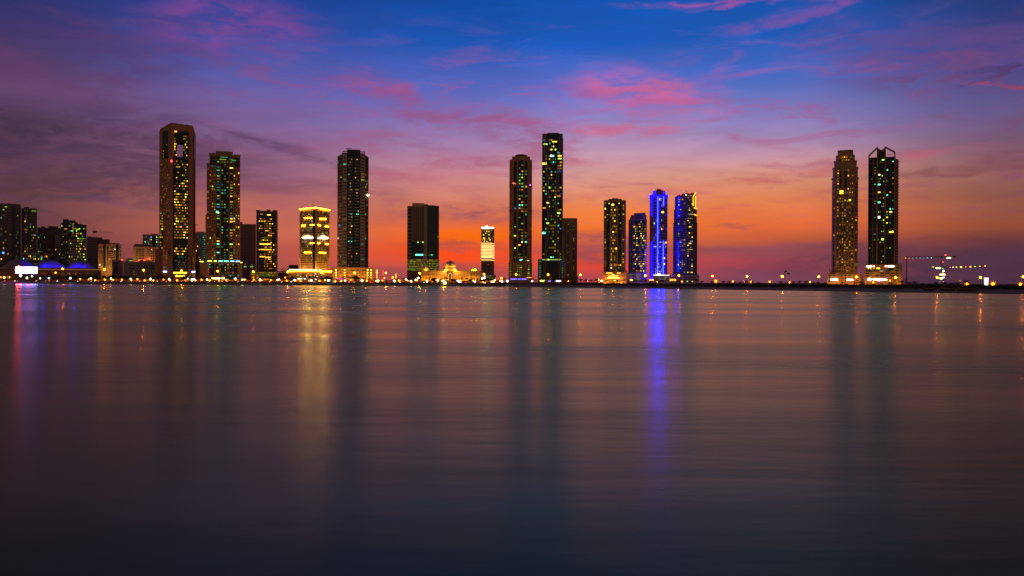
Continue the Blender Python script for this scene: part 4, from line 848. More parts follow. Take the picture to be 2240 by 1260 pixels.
A.done()
# --- curved tower
A = Bld('skyscraper', 'curved banded tower with blue-washed left side and gold-outlined right tip', 1499, 1000)
def lens(x0, x1, dep=46):
    xs = [x0 + (x1 - x0) * i / 10 for i in range(11)]
    return [(x, 9 * (1 - math.sin((.12 + .62 * (i / 10)) * math.pi)) ) for i, x in enumerate(xs)] + [(x1, dep), (x0, dep)]
mb = A.prism('wall', lens(1471.8, 1524.8), 487, None, VW, build=False); A.prism('w', lens(1473.2, 1523.6), 458, 487, VW, mb=mb); A.prism('w', lens(1475.2, 1521), 431, 458, VW, mb=mb)
mb.build('wall', A.root)
mb = MB(); pp = [(1475.2, 431), (1479, 428), (1484, 425.5), (1490, 423.6), (1498, 422.6), (1512, 422), (1521, 421)]
for (a, ya), (c2, yb) in zip(pp, pp[1:]): mb.poly(A.P([(a, 4), (c2, 3), (c2, 42), (a, 42)]), A.Z(431.5), A.Z((ya + yb) / 2), VW)
mb.build('curved_roof', A.root)
mb = MB(); rnd = random.Random(9)
for i in range(38):
    y = 434 + i * 4.45; x0, x1 = (1475.2, 1521) if y < 458 else ((1473.2, 1523.6) if y < 487 else (1471.8, 1524.8))
    ps = lens(x0 + .3, x1 - .3)[:11]; ps = [p_ for p_ in ps]
    mb.poly(A.P([(a, d - .35) for a, d in ps] + [(a, d + .2) for a, d in ps[::-1]]), A.Z(y + 2.2), A.Z(y), NAVY)
tag(mb.build('ribbon_window', A.root), kind='stuff')
A.rect('pier', 1499, 1502, -.6, 1, 424, 600, VW)
A.grid(1482, 1.2, 1499, -.2, 434, 598, 4, 37, .8, .45, .10, 'YYWC', 84, nodark=True, off=.5, lv=(0, 1, 1), run=.2); A.grid(1503, -.3, 1515, .4, 426, 598, 4, 38, .8, .45, .18, 'YYGW', 85, nodark=True, off=.5, lv=(1, 1, 2), run=.2)
A.line('gold_edge_line', 1521, 421, 1515.3, 431, 1.4, GOLD3, -1.2); A.line('gold_edge_line', 1515.3, 431, 1515.3, 451, 1.2, GOLD3, -1.2); A.line('gold_edge_line', 1520.3, 430, 1520.3, 453, 1.8, GOLD3, -1.2); A.line('gold_edge_line', 1521, 421, 1519.2, 426, 1.2, GOLD3, -1.2); A.line('gold_edge_line', 1517, 454.6, 1524, 457, 1.8, GOLD3, -1.2); A.line('gold_edge_line', 1517, 469, 1524, 472, 1.6, GOLD3, -1.2)
for y0, y1 in ((430, 444), (446, 460), (462, 476), (528, 545), (547, 562), (564, 578), (580, 594)): A.line('blue_light_tube', 1483.2, y0, 1483.2, y1, 1.6, emat('blue_tube', (.004, .004, 1), 5), -.4)
for y in (442, 467, 500, 530, 556, 582): point('blue_uplight', A.root, (A.X(1480), -4.5, A.Z(y)), (.004, .003, 1), 2600, 1)
A.one(1484, 448, 1.6, 2, lit('W', 2), -1); A.one(1483.4, 571, 1.4, 2, lit('W', 2), -1); A.one(1483.4, 579, 1.4, 2, lit('W', 2), -1); A.beacon(1488, 425, r=1.2); A.beacon(1507.5, 422, r=1.2); A.one(1499.5, 426.5, 2.4, 2, lit('W', 2), -1)
A.line('roof_crane', 1502, 423, 1502, 418, .7, STEEL, 10); A.line('roof_crane', 1502.5, 418.5, 1498, 415.5, .8, STEEL, 10)
A.prism('base_slab', lens(1470, 1526), 598, 602, VW); A.rect('podium', 1465, 1529, -4, 44, 602, None, GREYW); A.grid(1470, -4, 1527, -4, 604, 613, 10, 2, .9, .35, 0, 'W', 86)
A.one(1472, 604, 8, 2.6, emat('violet_glow', (.30, .02, .6), .6), -4.6, 'sign'); A.one(1472, 612.6, 14, 4.5, emat('entrance_glow', (1, .45, .05), 1.6), -4.8, 'entrance_glow'); A.one(1503.5, 615.5, 2, 1.6, lit('G', 2), -6); A.one(1514, 615.5, 2, 1.6, lit('Y', 2), -6); A.done()

# --- stepped beige tower
A = Bld('skyscraper', 'stepped sandy tower narrowing to a flared cap', 1847, 900)
mb = A.prism('wall', oct8(1818.5, 1876, 52, 9, 8), 396, None, SAND, build=False)
for x0, x1, y0, y1 in ((1820, 1875, 367, 396), (1823, 1872.5, 352, 367), (1826.5, 1868.5, 338, 352), (1830.5, 1865, 332, 338)): A.prism('w', oct8(x0, x1, (x1 - x0) * .9, 8, 7, (1876 - x1) * .8), y0, y1, SAND, mb=mb)
mb.build('wall', A.root)
A.prism('cap', oct8(1832, 1863, 30, 6, 5, 9), 328, 332, SAND, oct8(1830, 1865, 34, 6, 5, 7)); A.prism('cap_rim', oct8(1831, 1864, 32, 6, 5, 8), 326.8, 328, ROOFM)
for x0, x1, y in ((1817, 1877, 389), (1819, 1876, 366), (1822, 1873.5, 351.5)): A.prism('cornice', oct8(x0, x1, (x1 - x0) * .88, 9, 8, (1876 - x1) * .8 - .8), y - .8, y + .8, BEIGE)
for x0, x1 in ((1835, 1839), (1845.5, 1851)): A.panel('glass_bay', x0, x1, 374, 411, NAVY, -.2, 1)
A.grid(1829, -.3, 1866, -.3, 418, 596, 7, 28, .52, .46, .26, 'YOYO', 87, lv=(0, 1, 1)); A.grid(1820, 6.4, 1827, .8, 400, 596, 1, 30, .5, .46, .16, 'YO', 88, lv=(0, 1)); A.grid(1868, .8, 1875.2, 7, 400, 596, 1, 30, .5, .46, .08, 'YO', 89, lv=(0, 1))
for x in (1823, 1838.5, 1846.5, 1864): 
    for y0 in (455, 475, 495, 515, 537, 558, 575): A.panel('tall_glass', x - 1.3, x + 1.3, y0, y0 + 9, NAVY, -.6 if x > 1826 else 3.0, .5 if x > 1826 else 3)
A.grid(1830, -.3, 1834, -.3, 370, 416, 1, 8, .6, .4, .4, 'YO', 90); A.grid(1852, -.3, 1866, -.3, 370, 416, 3, 8, .5, .4, .2, 'YO', 91); A.grid(1834, 5, 1862, 5, 340, 366, 6, 4, .6, .45, .35, 'OYG', 92, lv=(0, 1, 2))
for y0 in (418, 422.5): A.one(1839.5, y0, 8, 3, lit('Y', 2), -1)
A.one(1858, 438, 4, 4, lit('Y', 2), -1); A.one(1848, 438.6, 3, 3, lit('Y', 1), -1); A.one(1839, 416, 30, 1.3, PANE, -.8, 'ribbon_window')
A.rect('podium', 1809, 1882, -6, 50, 599, None, SAND); A.rect('podium_step', 1813, 1876, -3, 48, 595, 599, SAND); A.rect('side_block', 1878, 1887, 8, 40, 601, None, BROWN); A.rect('roof_plant', 1814, 1816, 0, 4, 589, 596, DARKW)
A.grid(1811, -6, 1880, -6, 600, 617, 8, 3, .45, .4, .15, 'YO', 93, lv=(0, 1)); A.one(1825, 611.6, 15, 3, emat('white_sign', (1, .95, .95), 9), -8, 'sign'); A.one(1859.5, 611.8, 14, 2.2, emat('white_sign', (1, .95, .95), 9), -8, 'sign')
for x in (1815, 1836, 1855, 1876): point('wall_floodlight', A.root, (A.X(x), -26 * A.k, 2.5), (1, .40, .04), 2000, 1)
A.done()
# --- twin gabled tower
A = Bld('skyscraper', 'black glass tower crowned by two open triangular gables', 1930, 890)
A.prism('wall', [(1897.5, 6), (1903, 0), (1957, 0), (1963.5, 6), (1963.5, 55), (1897.5, 55)], 349, None, NAVY)
mb = A.prism('upper', [(1899, 3), (1955, 3), (1955, 50), (1899, 50)], 343, 349, NAVY, build=False); mb.build('upper_storey', A.root)
def gable(pts, w):
    mb = MB(); P2 = [(A.X(a), A.Z(b_)) for a, b_ in pts]
    for (a, z0), (c2, z1) in zip(P2, P2[1:]):
        for dy in (1 * A.k, 7 * A.k): mb.bar((a, dy, z0), (c2, dy, z1), w * A.k, BROWN)
    for a, z in P2: mb.bar((a, A.k, z), (a, 7 * A.k, z), w * .8 * A.k, BROWN)
    mb.build('gable_frame', A.root)
gable([(1899, 349), (1899, 338.5), (1917.5, 322), (1917.5, 346)], 3.0); gable([(1934.5, 346), (1934.5, 321.5), (1955.5, 334), (1955.5, 349)], 3.0)
mb = MB(); mb.poly(A.P([(1916.5, 1), (1935.5, 1), (1935.5, 30), (1916.5, 30)]), A.Z(345), A.Z(331), NAVY)
P2 = [(1917, 331), (1935, 331), (1934.5, 322.5), (1926.5, 327.8), (1917.5, 323)]
k = len(mb.v); mb.v += [(A.X(a), A.k, A.Z(b_)) for a, b_ in P2] + [(A.X(a), 28 * A.k, A.Z(b_)) for a, b_ in P2]
mb.face(tuple(range(k, k + 5)), BROWN); mb.face(tuple(range(k + 9, k + 4, -1)), BROWN)
for i in range(5): mb.face((k + i, k + 5 + i, k + 5 + (i + 1) % 5, k + (i + 1) % 5), BROWN)
mb.build('gable_core', A.root)
A.line('roof_antenna', 1940, 337, 1952, 336.4, 1.2, GREYW, 12)
for x, w in ((1898.6, 1.6), (1908.4, 1.4), (1917.6, 3), (1935, 2.6), (1956, 2.4)): A.rect('stone_pilaster', x - w / 2, x + w / 2, -1.2, 1, 346 if x not in (1917.6, 1935) else 332, None, BROWN)
for y in (357, 423, 434, 501, 511): A.line('stone_band', 1898, y, 1957, y, 1, BROWN, -.6)
A.grid(1919.5, -.5, 1933.5, -.5, 345, 588, 4, 40, .7, .45, .12, 'YOGC', 94, nodark=False, lv=(0, 1, 1, 2)); A.grid(1909.5, -.5, 1916, -.5, 345, 588, 1, 40, .7, .45, .14, 'GYCY', 95, nodark=True); A.grid(1900, -.5, 1907.5, -.5, 345, 588, 2, 40, .6, .45, .06, 'GYY', 96, nodark=True); A.grid(1937, -.5, 1942, -.5, 345, 588, 1, 40, .7, .45, .14, 'YCY', 97, nodark=True); A.grid(1943.5, -.5, 1954.5, -.5, 345, 588, 2, 40, .7, .45, .12, 'YGC', 98, nodark=True, run=.3)
A.bands('side_balcony', 1957, 0, 1963.5, 6, 352, 588, 38, 1.3, BROWN, .8)
for x, y, w, h, kk in ((1922, 475, 5, 5, 'W'), (1930, 349.7, 5, 2.6, 'G'), (1922, 442.5, 5.5, 3, 'C'), (1922, 403.5, 6, 2.6, 'C'), (1922, 382, 3.5, 3, 'W'), (1948.8, 508, 9.5, 3.2, 'Y'), (1930, 523.5, 5, 4, 'G'), (1947.5, 464, 5.5, 3, 'Y'), (1922, 420.5, 5.5, 3, 'O')): A.one(x, y, w, h, lit(kk, 2), -1)
A.prism('podium', [(1891, -6), (1958, -6), (1966, -4), (1971, 1), (1973, 8), (1973, 50), (1891, 50)], 580, None, SAND)
A.prism('podium_cap', [(1890.5, -6.6), (1958, -6.6), (1966.4, -4.6), (1971.6, 1), (1971.6, 49), (1890.5, 49)], 578, 580, BROWN)
for x0, x1 in ((1896, 1905), (1911, 1915), (1943, 1955)): A.panel('glass_bay', x0, x1, 586, 594, NAVY, -6.4)
for y in (593, 598, 603.5): A.grid(1892, -6, 1957, -6, y - 2.2, y + 2.2, 6, 1, .7, .5, .12, 'YO', int(y), lv=(0, 1))
for y in (586, 592, 598, 604, 610): A.prism('ribbon_window', [(1959, -6), (1965.5, -4.4), (1970, .4), (1970, 1.4), (1965, -3), (1959, -5)], y - 1, y + 1, PANE)
WS = emat('white_sign', (1, .95, .95), 9); RS = emat('red_white_sign', (1, .35, .35), 8)
for x, y, w, mt in ((1901, 582.8, 10, WS), (1911, 582.6, 4, RS), (1938, 582.6, 5, RS), (1949, 582.8, 13, WS), (1902, 611.5, 8, WS), (1914, 611, 9, WS), (1925, 611.8, 10, WS), (1935, 611.8, 10, WS)): A.one(x, y, w, 2.5, mt, -7.2, 'sign')
A.one(1921, 587, 7, 3, lit('Y', 2), -6.6); A.one(1912, 587, 4, 3, lit('Y', 1), -6.6); A.one(1899.5, 587.8, 3, 1.5, lit('Y', 2), -6.6); A.one(1904.5, 587.8, 3, 1.5, lit('Y', 2), -6.6); A.one(1902, 608.5, 5, 2, lit('Y', 2), -7.2); A.one(1928, 593, 7, 1.4, lit('W', 1), -6.6); A.one(1923, 613.6, 4, 2.4, emat('magenta_sign2', (.8, .2, 1), 7), -7.4, 'sign')
for x, y, pw in ((1898, -28, 14000), (1920, -28, 14000), (1945, -28, 12000), (1976, -14, 22000)): point('wall_floodlight', A.root, (A.X(x), y * A.k, 3), (1, .40, .035), pw * .10, 1)
A.done()


# ================================================================== small things along the shore
# --- date palms
def palm_meshes(seed):
    r = random.Random(seed); t = MB(); pr = None
    lean = r.uniform(-.25, .25)
    for i in range(7):
        a = i / 6; q = (lean * a * a, r.uniform(-.02, .02), a * 5.0)
        if pr: t.bar(pr[0], q, pr[1], BARK, .34 - .12 * a)
        pr = (q, .36 - .12 * a)
    t.lathe([(.02, 4.5), (.34, 4.75), (.38, 5.05), (.05, 5.4)], BARK, lean, 0, 8)
    c = MB()
    for k in range(34):
        az = r.uniform(0, 2 * math.pi); up = r.uniform(-.35, 1.25); Ln = r.uniform(1.9, 2.7); n = 7; pts = []
        x, z = .1, 0; ang = up
        for i in range(n + 1):
            pts.append((x, z)); x += math.cos(ang) * Ln / n; z += math.sin(ang) * Ln / n; ang -= (.16 + .10 * i / n + (.05 if up > .6 else .0))
        ca, sa = math.cos(az), math.sin(az)
        for i in range(n):
            (x0, z0), (x1, z1) = pts[i], pts[i + 1]; w = .50 * math.sin(min(1, (i + 1) / n * 1.15) * math.pi * .86) + .08
            for s_ in (-1, 1):
                for q in range(2):
                    f0, f1 = q / 2, q / 2 + .34; xa, za = x0 + (x1 - x0) * f0, z0 + (z1 - z0) * f0; xb, zb = x0 + (x1 - x0) * f1, z0 + (z1 - z0) * f1
                    b0 = len(c.v); tip = w * r.uniform(.8, 1.2)
                    for X_, Y_, Z_ in ((xa, 0, za), (xb, 0, zb), (xb + .22, s_ * tip, zb - .16)):
                        c.v.append((lean + X_ * ca - Y_ * sa, X_ * sa + Y_ * ca, 5.1 + Z_))
                    c.face((b0, b0 + 1, b0 + 2), FOL)
    return t.mesh('trunk'), c.mesh('crown')
PM = [palm_meshes(i) for i in range(5)]
rp = random.Random(5)
def palm(px, ytop, off, wide=1.0):
    x, y, z = gpt(px, off, gz(px, off)); top = ray(px, ytop, y)[2]; h = max(2.6, top - z); s_ = h / 7.0
    o = empty('date_palm', (x, y, z - .1), rp.uniform(0, 6.28), None, 'palm tree', 'date palms along the shore')
    tm, cm = PM[rp.randrange(5)]; a = inst(tm, 'trunk', o, sc=(s_, s_, s_)); c2 = inst(cm, 'crown', o, sc=(s_, s_, s_)); w = min(1.5, 1.0 * wide * max(1, 1.15 / max(s_, .3) ** .5)); c2.scale = (s_ * w, s_ * w, s_); a.scale = (s_ * 1.1, s_ * 1.1, s_)
    reg(o, 'dark date palm', px)
for px, y in ((295, 604), (309, 605), (338, 602), (365, 606), (378, 602), (394, 606), (418, 603), (433, 600), (447, 603), (463, 607), (482, 606), (499, 604), (519, 606), (528, 605), (541, 606),
    (575, 601), (588, 602), (612, 604), (628, 603), (645, 605), (662, 606), (676, 601), (691, 605), (705, 605), (715, 602), (724, 606), (738, 609), (750, 603), (760, 601), (768, 602), (776, 602), (785, 604), (796, 605), (808, 607), (821, 606), (834, 611),
    (845, 610), (856, 611), (869, 605), (881, 605), (892, 606), (905, 610), (916, 607), (928, 611), (939, 604.5), (951, 604.5), (964, 608), (975, 603), (997, 610), (1009, 605.5), (1021, 605), (1034, 606.5), (1045, 606.5), (1068, 606), (1090, 611), (1103, 605.5)):
    palm(px, y, rp.uniform(18, 40), 1.0)
for px, y, off in ((1127, 611, 70), (1150, 611, 80), (1163, 604.5, 90), (1173, 609, 75), (1192, 611, 70), (1210, 608, 80), (1233, 605.5, 90), (1244, 608, 80), (1255, 612, 70), (1269, 607.5, 90), (1281, 608.5, 80), (1292, 609.5, 75), (1304, 607.5, 95), (1312, 612, 80),
    (1327, 608, 85), (1351, 609.5, 85), (1364, 607.5, 90), (1376, 611, 80), (1389, 610, 85), (1402, 611, 85), (1411, 608, 90), (1423, 613, 80), (1435, 608, 90), (1448, 609.5, 85), (1473, 612, 85), (1485, 611, 85), (1498, 609, 88), (1510, 611.5, 85), (1523, 607.5, 95), (1535, 612, 85),
    (1558, 613, 85), (1582, 612, 90), (1595, 612.5, 85), (1608, 613, 85), (1620, 613.5, 85), (1632, 611.5, 88), (1645, 612.5, 88), (1659, 614, 85), (1708, 612.5, 80), (1722, 614, 85), (1735, 612.5, 80), (1750, 611.5, 80), (1763, 611, 80), (1778, 614.5, 75), (1790, 614, 78), (1804, 615.5, 75),
    (1844, 614.5, 75), (1872, 614, 75), (1885, 613.5, 75), (1947, 614, 72), (1973, 611, 75), (1989, 613.5, 70), (2003, 612.5, 75), (2018, 617, 66), (2034, 617.5, 66), (2048, 614, 70), (2067, 613.5, 70), (2080, 615.5, 66), (2095, 614.5, 68), (2113, 610.5, 78)):
    palm(px, y, off, 1.45)

# --- round shade trees
def tree_mesh(seed, nleaf=420):
    r = random.Random(seed); t = MB()
    t.bar((0, 0, 0), (0, 0, 2.4), .5, BARK, .32)
    for k in range(5):
        a = k * 1.26 + r.uniform(0, .6); t.bar((0, 0, 2.0 + k * .1), (math.cos(a) * 1.4, math.sin(a) * 1.4, 3.6 + r.uniform(0, .8)), .24, BARK, .1)
    c = MB(); cl = [(r.uniform(-1.7, 1.7), r.uniform(-1.7, 1.7), r.uniform(2.9, 4.7), r.uniform(.7, 1.25)) for _ in range(12)]
    for _ in range(nleaf):
        x, y, z, q = r.choice(cl); d = Vector((r.gauss(0, 1), r.gauss(0, 1), r.gauss(0, .8))).normalized() * q * r.uniform(.6, 1.1)
        p0 = Vector((x, y, z)) + d; u = Vector((r.uniform(-1, 1), r.uniform(-1, 1), r.uniform(-1, 1))).normalized() * .34; v = u.cross(d.normalized()).normalized() * .26
        k = len(c.v); c.v += [tuple(p0 - u), tuple(p0 + v), tuple(p0 + u), tuple(p0 - v)]; c.face((k, k + 1, k + 2, k + 3), FOL)
    return t.mesh('trunk'), c.mesh('crown')
TM = [tree_mesh(i + 20) for i in range(4)]
for px, y, off in ((92, 602, 64), (99, 600, 66), (107, 601, 62), (115, 603, 66), (124, 600, 64), (133, 603, 62), (148, 601, 66), (157, 602, 64), (168, 601, 66), (179, 602, 64), (190, 600, 66), (201, 601, 63), (212, 603, 66), (222, 602, 64), (236, 604, 62), (251, 601, 66), (262, 602, 64), (274, 603, 66), (285, 604, 62), (327, 603, 66), (346, 601, 64), (356, 603, 66), (405, 604, 40), (436, 601, 66), (507, 604, 40), (552, 603, 66), (599, 605, 64), (637, 605, 62), (720, 605, 36), (779, 603, 60), (948, 609, 36), (988, 610, 40), (1028, 611, 38), (1056, 610, 40)):
    x, yy, z = gpt(px, off, GZ); top = ray(px, y, yy)[2]; s_ = max(.5, (top - z) / 5.3)
    o = empty('shade_tree', (x, yy, z), rp.uniform(0, 6), None, 'tree', 'round shade trees by the road'); tm, cm = TM[rp.randrange(4)]
    inst(tm, 'trunk', o, sc=(s_,) * 3); inst(cm, 'crown', o, sc=(s_ * 1.35, s_ * 1.35, s_)); reg(o, 'round dark shade tree', px)

# --- scrub along the sandy bank
r = random.Random(12); c = MB()
for _ in range(2600):
    px = r.uniform(1085, 2330); off = 52 + 78 * r.random() ** .8; x, y, z = gpt(px, off, gz(px, off))
    lim = ray(px, 617.0 + (px - 1100) * .0036 + r.uniform(-.6, 1.6), y)[2]
    h = max(.5, min(2.3, lim - z)) * r.uniform(.75, 1.05); w = r.uniform(.7, 1.6)
    for k in range(9):
        a = r.uniform(0, 6.28); ww = r.random() * w; p0 = Vector((x + math.cos(a) * ww, y + math.sin(a) * ww, z - .05 + h * r.uniform(.05, .95) * (1 - .5 * ww / w)))
        u = Vector((r.uniform(-1, 1), r.uniform(-1, 1), r.uniform(-.6, .8))).normalized() * r.uniform(.3, .6); v = Vector((r.uniform(-1, 1), r.uniform(-1, 1), r.uniform(-.2, 1))).normalized() * r.uniform(.25, .5)
        b0 = len(c.v); c.v += [tuple(p0 - u), tuple(p0 - v), tuple(p0 + u), tuple(p0 + v)]; c.face((b0, b0 + 1, b0 + 2, b0 + 3), SCRUB)
tag(c.build('coastal_scrub'), 'low dark scrub covering the sandy bank', kind='stuff')
c = MB()
for _ in range(1500):
    px = r.uniform(-60, 1110); off = r.choice((r.uniform(30, 40), r.uniform(60, 70))); x, y, z = gpt(px, off, GZ); h = r.uniform(.5, 1.1)
    for k in range(7):
        p0 = Vector((x + r.uniform(-1, 1), y + r.uniform(-.6, .6), z + h * r.random())); u = Vector((r.uniform(-1, 1), r.uniform(-1, 1), r.uniform(-.6, .6))).normalized() * .45; v = Vector((r.uniform(-1, 1), r.uniform(-1, 1), 1)).normalized() * .35
        b0 = len(c.v); c.v += [tuple(p0 - u), tuple(p0 - v), tuple(p0 + u), tuple(p0 + v)]; c.face((b0, b0 + 1, b0 + 2, b0 + 3), FOL)
tag(c.build('roadside_shrubbery'), 'low dark hedging along the corniche road', kind='stuff')

# --- street lamps
POLE = MB(); POLE.lathe([(.16, 0), (.14, .05), (.09, 1)], STEEL, seg=8); POLEM = POLE.mesh('pole')
def lampm(name, r_, mat, arms):
    a = MB()
    if arms: a.bar((-1.5 * r_, 0, .1), (1.5 * r_, 0, .1), .14, STEEL); a.lathe([(.1, -.2), (.25, 0), (.1, .3)], STEEL, seg=8)
    else: a.lathe([(.06, -.1), (.3, .0), (.06, .12)], STEEL, seg=8)
    b2 = MB(); b2.lathe([(.03, -r_), (r_ * .65, -r_ * .75), (r_, 0), (r_ * .65, r_ * .75), (.03, r_)], mat, seg=12)
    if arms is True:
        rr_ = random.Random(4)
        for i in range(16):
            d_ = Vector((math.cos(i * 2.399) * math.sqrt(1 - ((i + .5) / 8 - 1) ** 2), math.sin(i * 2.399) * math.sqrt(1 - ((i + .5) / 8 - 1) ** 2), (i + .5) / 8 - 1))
            a.bar(tuple(d_ * .8), tuple(d_ * 1.95), .34, HALO, .10)  # halo drawn as glowing spikes added to the arm mesh, not lamp hardware
    return a.mesh('lamp_arm'), b2.mesh(name, True)
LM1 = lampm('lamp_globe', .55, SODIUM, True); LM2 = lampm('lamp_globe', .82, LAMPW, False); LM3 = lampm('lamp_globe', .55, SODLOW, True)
def lamp(px, py, off, kind, cls, grp, sc=1.0):
    x, y, z = gpt(px, off, gz(px, off)); top = ray(px, py, y)
    o = empty('street_lamp', (top[0], y, z), 0, None, 'street lamp', grp); h = max(.8, top[2] - z); ks = sc * max(.35, y / 900)
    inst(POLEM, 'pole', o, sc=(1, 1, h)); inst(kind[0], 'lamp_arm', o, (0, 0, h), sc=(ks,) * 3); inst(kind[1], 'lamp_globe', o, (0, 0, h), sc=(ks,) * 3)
    reg(o, cls, px)
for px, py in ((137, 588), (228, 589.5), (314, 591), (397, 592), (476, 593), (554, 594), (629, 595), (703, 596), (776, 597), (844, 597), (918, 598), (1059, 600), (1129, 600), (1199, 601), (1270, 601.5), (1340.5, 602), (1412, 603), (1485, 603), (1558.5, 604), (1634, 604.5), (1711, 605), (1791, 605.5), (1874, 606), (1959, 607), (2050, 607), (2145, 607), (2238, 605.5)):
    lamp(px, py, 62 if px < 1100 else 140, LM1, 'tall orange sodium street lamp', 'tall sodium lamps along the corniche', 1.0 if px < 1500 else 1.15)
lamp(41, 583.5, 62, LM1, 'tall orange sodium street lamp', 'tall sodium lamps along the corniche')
for px, py in ((9, 607.5), (59, 608), (107, 608.5), (154, 608.5), (199, 609), (243, 609.5), (286, 610), (329, 610.5), (370, 610.5), (453, 612), (490, 608.5), (530, 612), (569, 612), (607, 612.5), (644, 612.5), (681, 613.5), (718, 613.5), (755, 614), (792, 614), (827, 614.5), (863, 615), (899, 615), (934, 615.5), (970, 614), (1004.5, 616), (1039, 616.5), (1076, 616.5), (1110, 615)):
    lamp(px, py, 17, LM2, 'short white promenade lamp', 'white lamps along the promenade', rp.uniform(.75, 1.15))
for px, py, s_ in ((45, 603, 1.3), (70, 604, .8), (88, 609, .6), (410, 609, .9), (420, 612.5, 1.2), (958, 613.5, .7), (1001, 614, .6), (915, 608, .9), (1055, 609, 1.1), (1082, 613, .6), (1098, 615.8, 1.0), (1164, 615, .7), (1316, 614.5, .9), (888, 611, .9), (909, 612, .8), (611, 610.5, .6), (722, 611.5, .7), (691, 611, .6)):
    lamp(px, py, 48, LM2, 'white lamp post beside the road', 'white lamps beside the road', s_)
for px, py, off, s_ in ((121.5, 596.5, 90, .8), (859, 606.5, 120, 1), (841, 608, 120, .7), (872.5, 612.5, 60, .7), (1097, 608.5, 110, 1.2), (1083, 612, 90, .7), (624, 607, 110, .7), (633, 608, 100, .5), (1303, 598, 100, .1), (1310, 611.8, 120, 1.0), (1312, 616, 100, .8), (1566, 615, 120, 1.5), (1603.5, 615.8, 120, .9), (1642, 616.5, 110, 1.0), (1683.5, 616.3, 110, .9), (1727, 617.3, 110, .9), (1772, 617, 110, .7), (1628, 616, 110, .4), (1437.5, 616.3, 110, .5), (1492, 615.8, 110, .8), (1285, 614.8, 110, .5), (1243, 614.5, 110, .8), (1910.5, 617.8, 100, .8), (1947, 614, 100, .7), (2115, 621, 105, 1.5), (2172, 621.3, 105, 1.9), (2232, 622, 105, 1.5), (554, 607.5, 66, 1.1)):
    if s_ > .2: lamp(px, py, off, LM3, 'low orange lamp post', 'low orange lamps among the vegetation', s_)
o = empty('shore_beacon', gpt(973, 13.5, 1.9), 0, 'brilliant yellow light on the sea wall before the domed palace', 'light', None)
mb = MB(); mb.lathe([(.5, 0), (.4, .7)], STEEL, seg=10); mb.build('base', o); mb = MB(); mb.lathe([(.03, 0), (1.0, .4), (1.25, 1.1), (1.0, 1.8), (.03, 2.2)], emat('yellow_beacon', (1, .8, .06), 42), seg=14); mb.build('lamp_globe', o, loc=(0, 0, -.2))

# --- cars on the corniche
CARC = {'white': (.6, .6, .58), 'silver': (.35, .36, .38), 'black': (.02, .02, .02), 'red': (.3, .02, .02), 'sandy': (.4, .32, .2)}
GL = PANE; TY = pmat('tyre', (.02, .02, .02), .9)
def car_parts(cn):
    m_ = pmat('car_paint_' + cn, CARC[cn], .3, .2, .05); b2 = MB(); prof = [(-2.2, .35), (2.2, .35), (2.25, .75), (1.3, .92), (.7, 1.42), (-1.1, 1.45), (-1.9, 1.0), (-2.25, .95)]
    k = len(b2.v); b2.v += [(x, -.85, z) for x, z in prof] + [(x, .85, z) for x, z in prof]; n = len(prof)
    b2.face(tuple(range(n)), m_); b2.face(tuple(range(2 * n - 1, n - 1, -1)), m_)
    for i in range(n): b2.face((i, n + i, n + (i + 1) % n, (i + 1) % n), m_)
    g = MB(); g.poly([(-1.0, -.87), (.7, -.87), (.7, .87), (-1.0, .87)], .98, 1.36, GL, [(-.9, -.87), (.45, -.87), (.45, .87), (-.9, .87)])
    w = MB(); w.v += [(math.cos(a * math.pi / 6) * .33, y, math.sin(a * math.pi / 6) * .33) for y in (-.11, .11) for a in range(12)]
    w.face(tuple(range(12)), TY); w.face(tuple(range(23, 11, -1)), TY)
    for i in range(12): w.face((i, 12 + i, 12 + (i + 1) % 12, (i + 1) % 12), TY)
    return b2.mesh('body'), g.mesh('side_window'), w.mesh('wheel')
CP = {k: car_parts(k) for k in CARC}
h = MB(); h.box(-.06, .1, -.24, .24, -.12, .12, emat('headlight_glow', (1, .85, .55), 22)); HLM = h.mesh('headlight')
h = MB(); h.box(-.1, .06, -.24, .24, -.12, .12, emat('taillight_glow', (1, .06, .02), 16)); TLM = h.mesh('taillight')
ncar = 0
for i in range(46):
    px = 4 + i * 23.5 + rp.uniform(-7, 7)
    if px > 1100: break
    off = rp.choice((45, 48.5, 52, 55.5)); x, y, z = gpt(px, off, GZ + .03); x2, y2, _ = gpt(px + 4, off, 0)
    ang = math.atan2(y2 - y, x2 - x) + (math.pi if off < 50 else 0) + rp.uniform(-.03, .03); cn = rp.choice(list(CARC))
    o = empty('car', (x, y, z), ang, None, 'car', 'cars driving on the corniche road'); reg(o, '%s car' % cn, px); bm_, gm, wm = CP[cn]
    inst(bm_, 'body', o); inst(gm, 'side_window', o)
    for sx in (-1.35, 1.4):
        for sy in (-.82, .82): inst(wm, 'wheel', o, (sx, sy, .33))
    for sy in (-.66, .66): inst(HLM, 'headlight', o, (2.22, sy, .68)); inst(TLM, 'taillight', o, (-2.24, sy, .82))

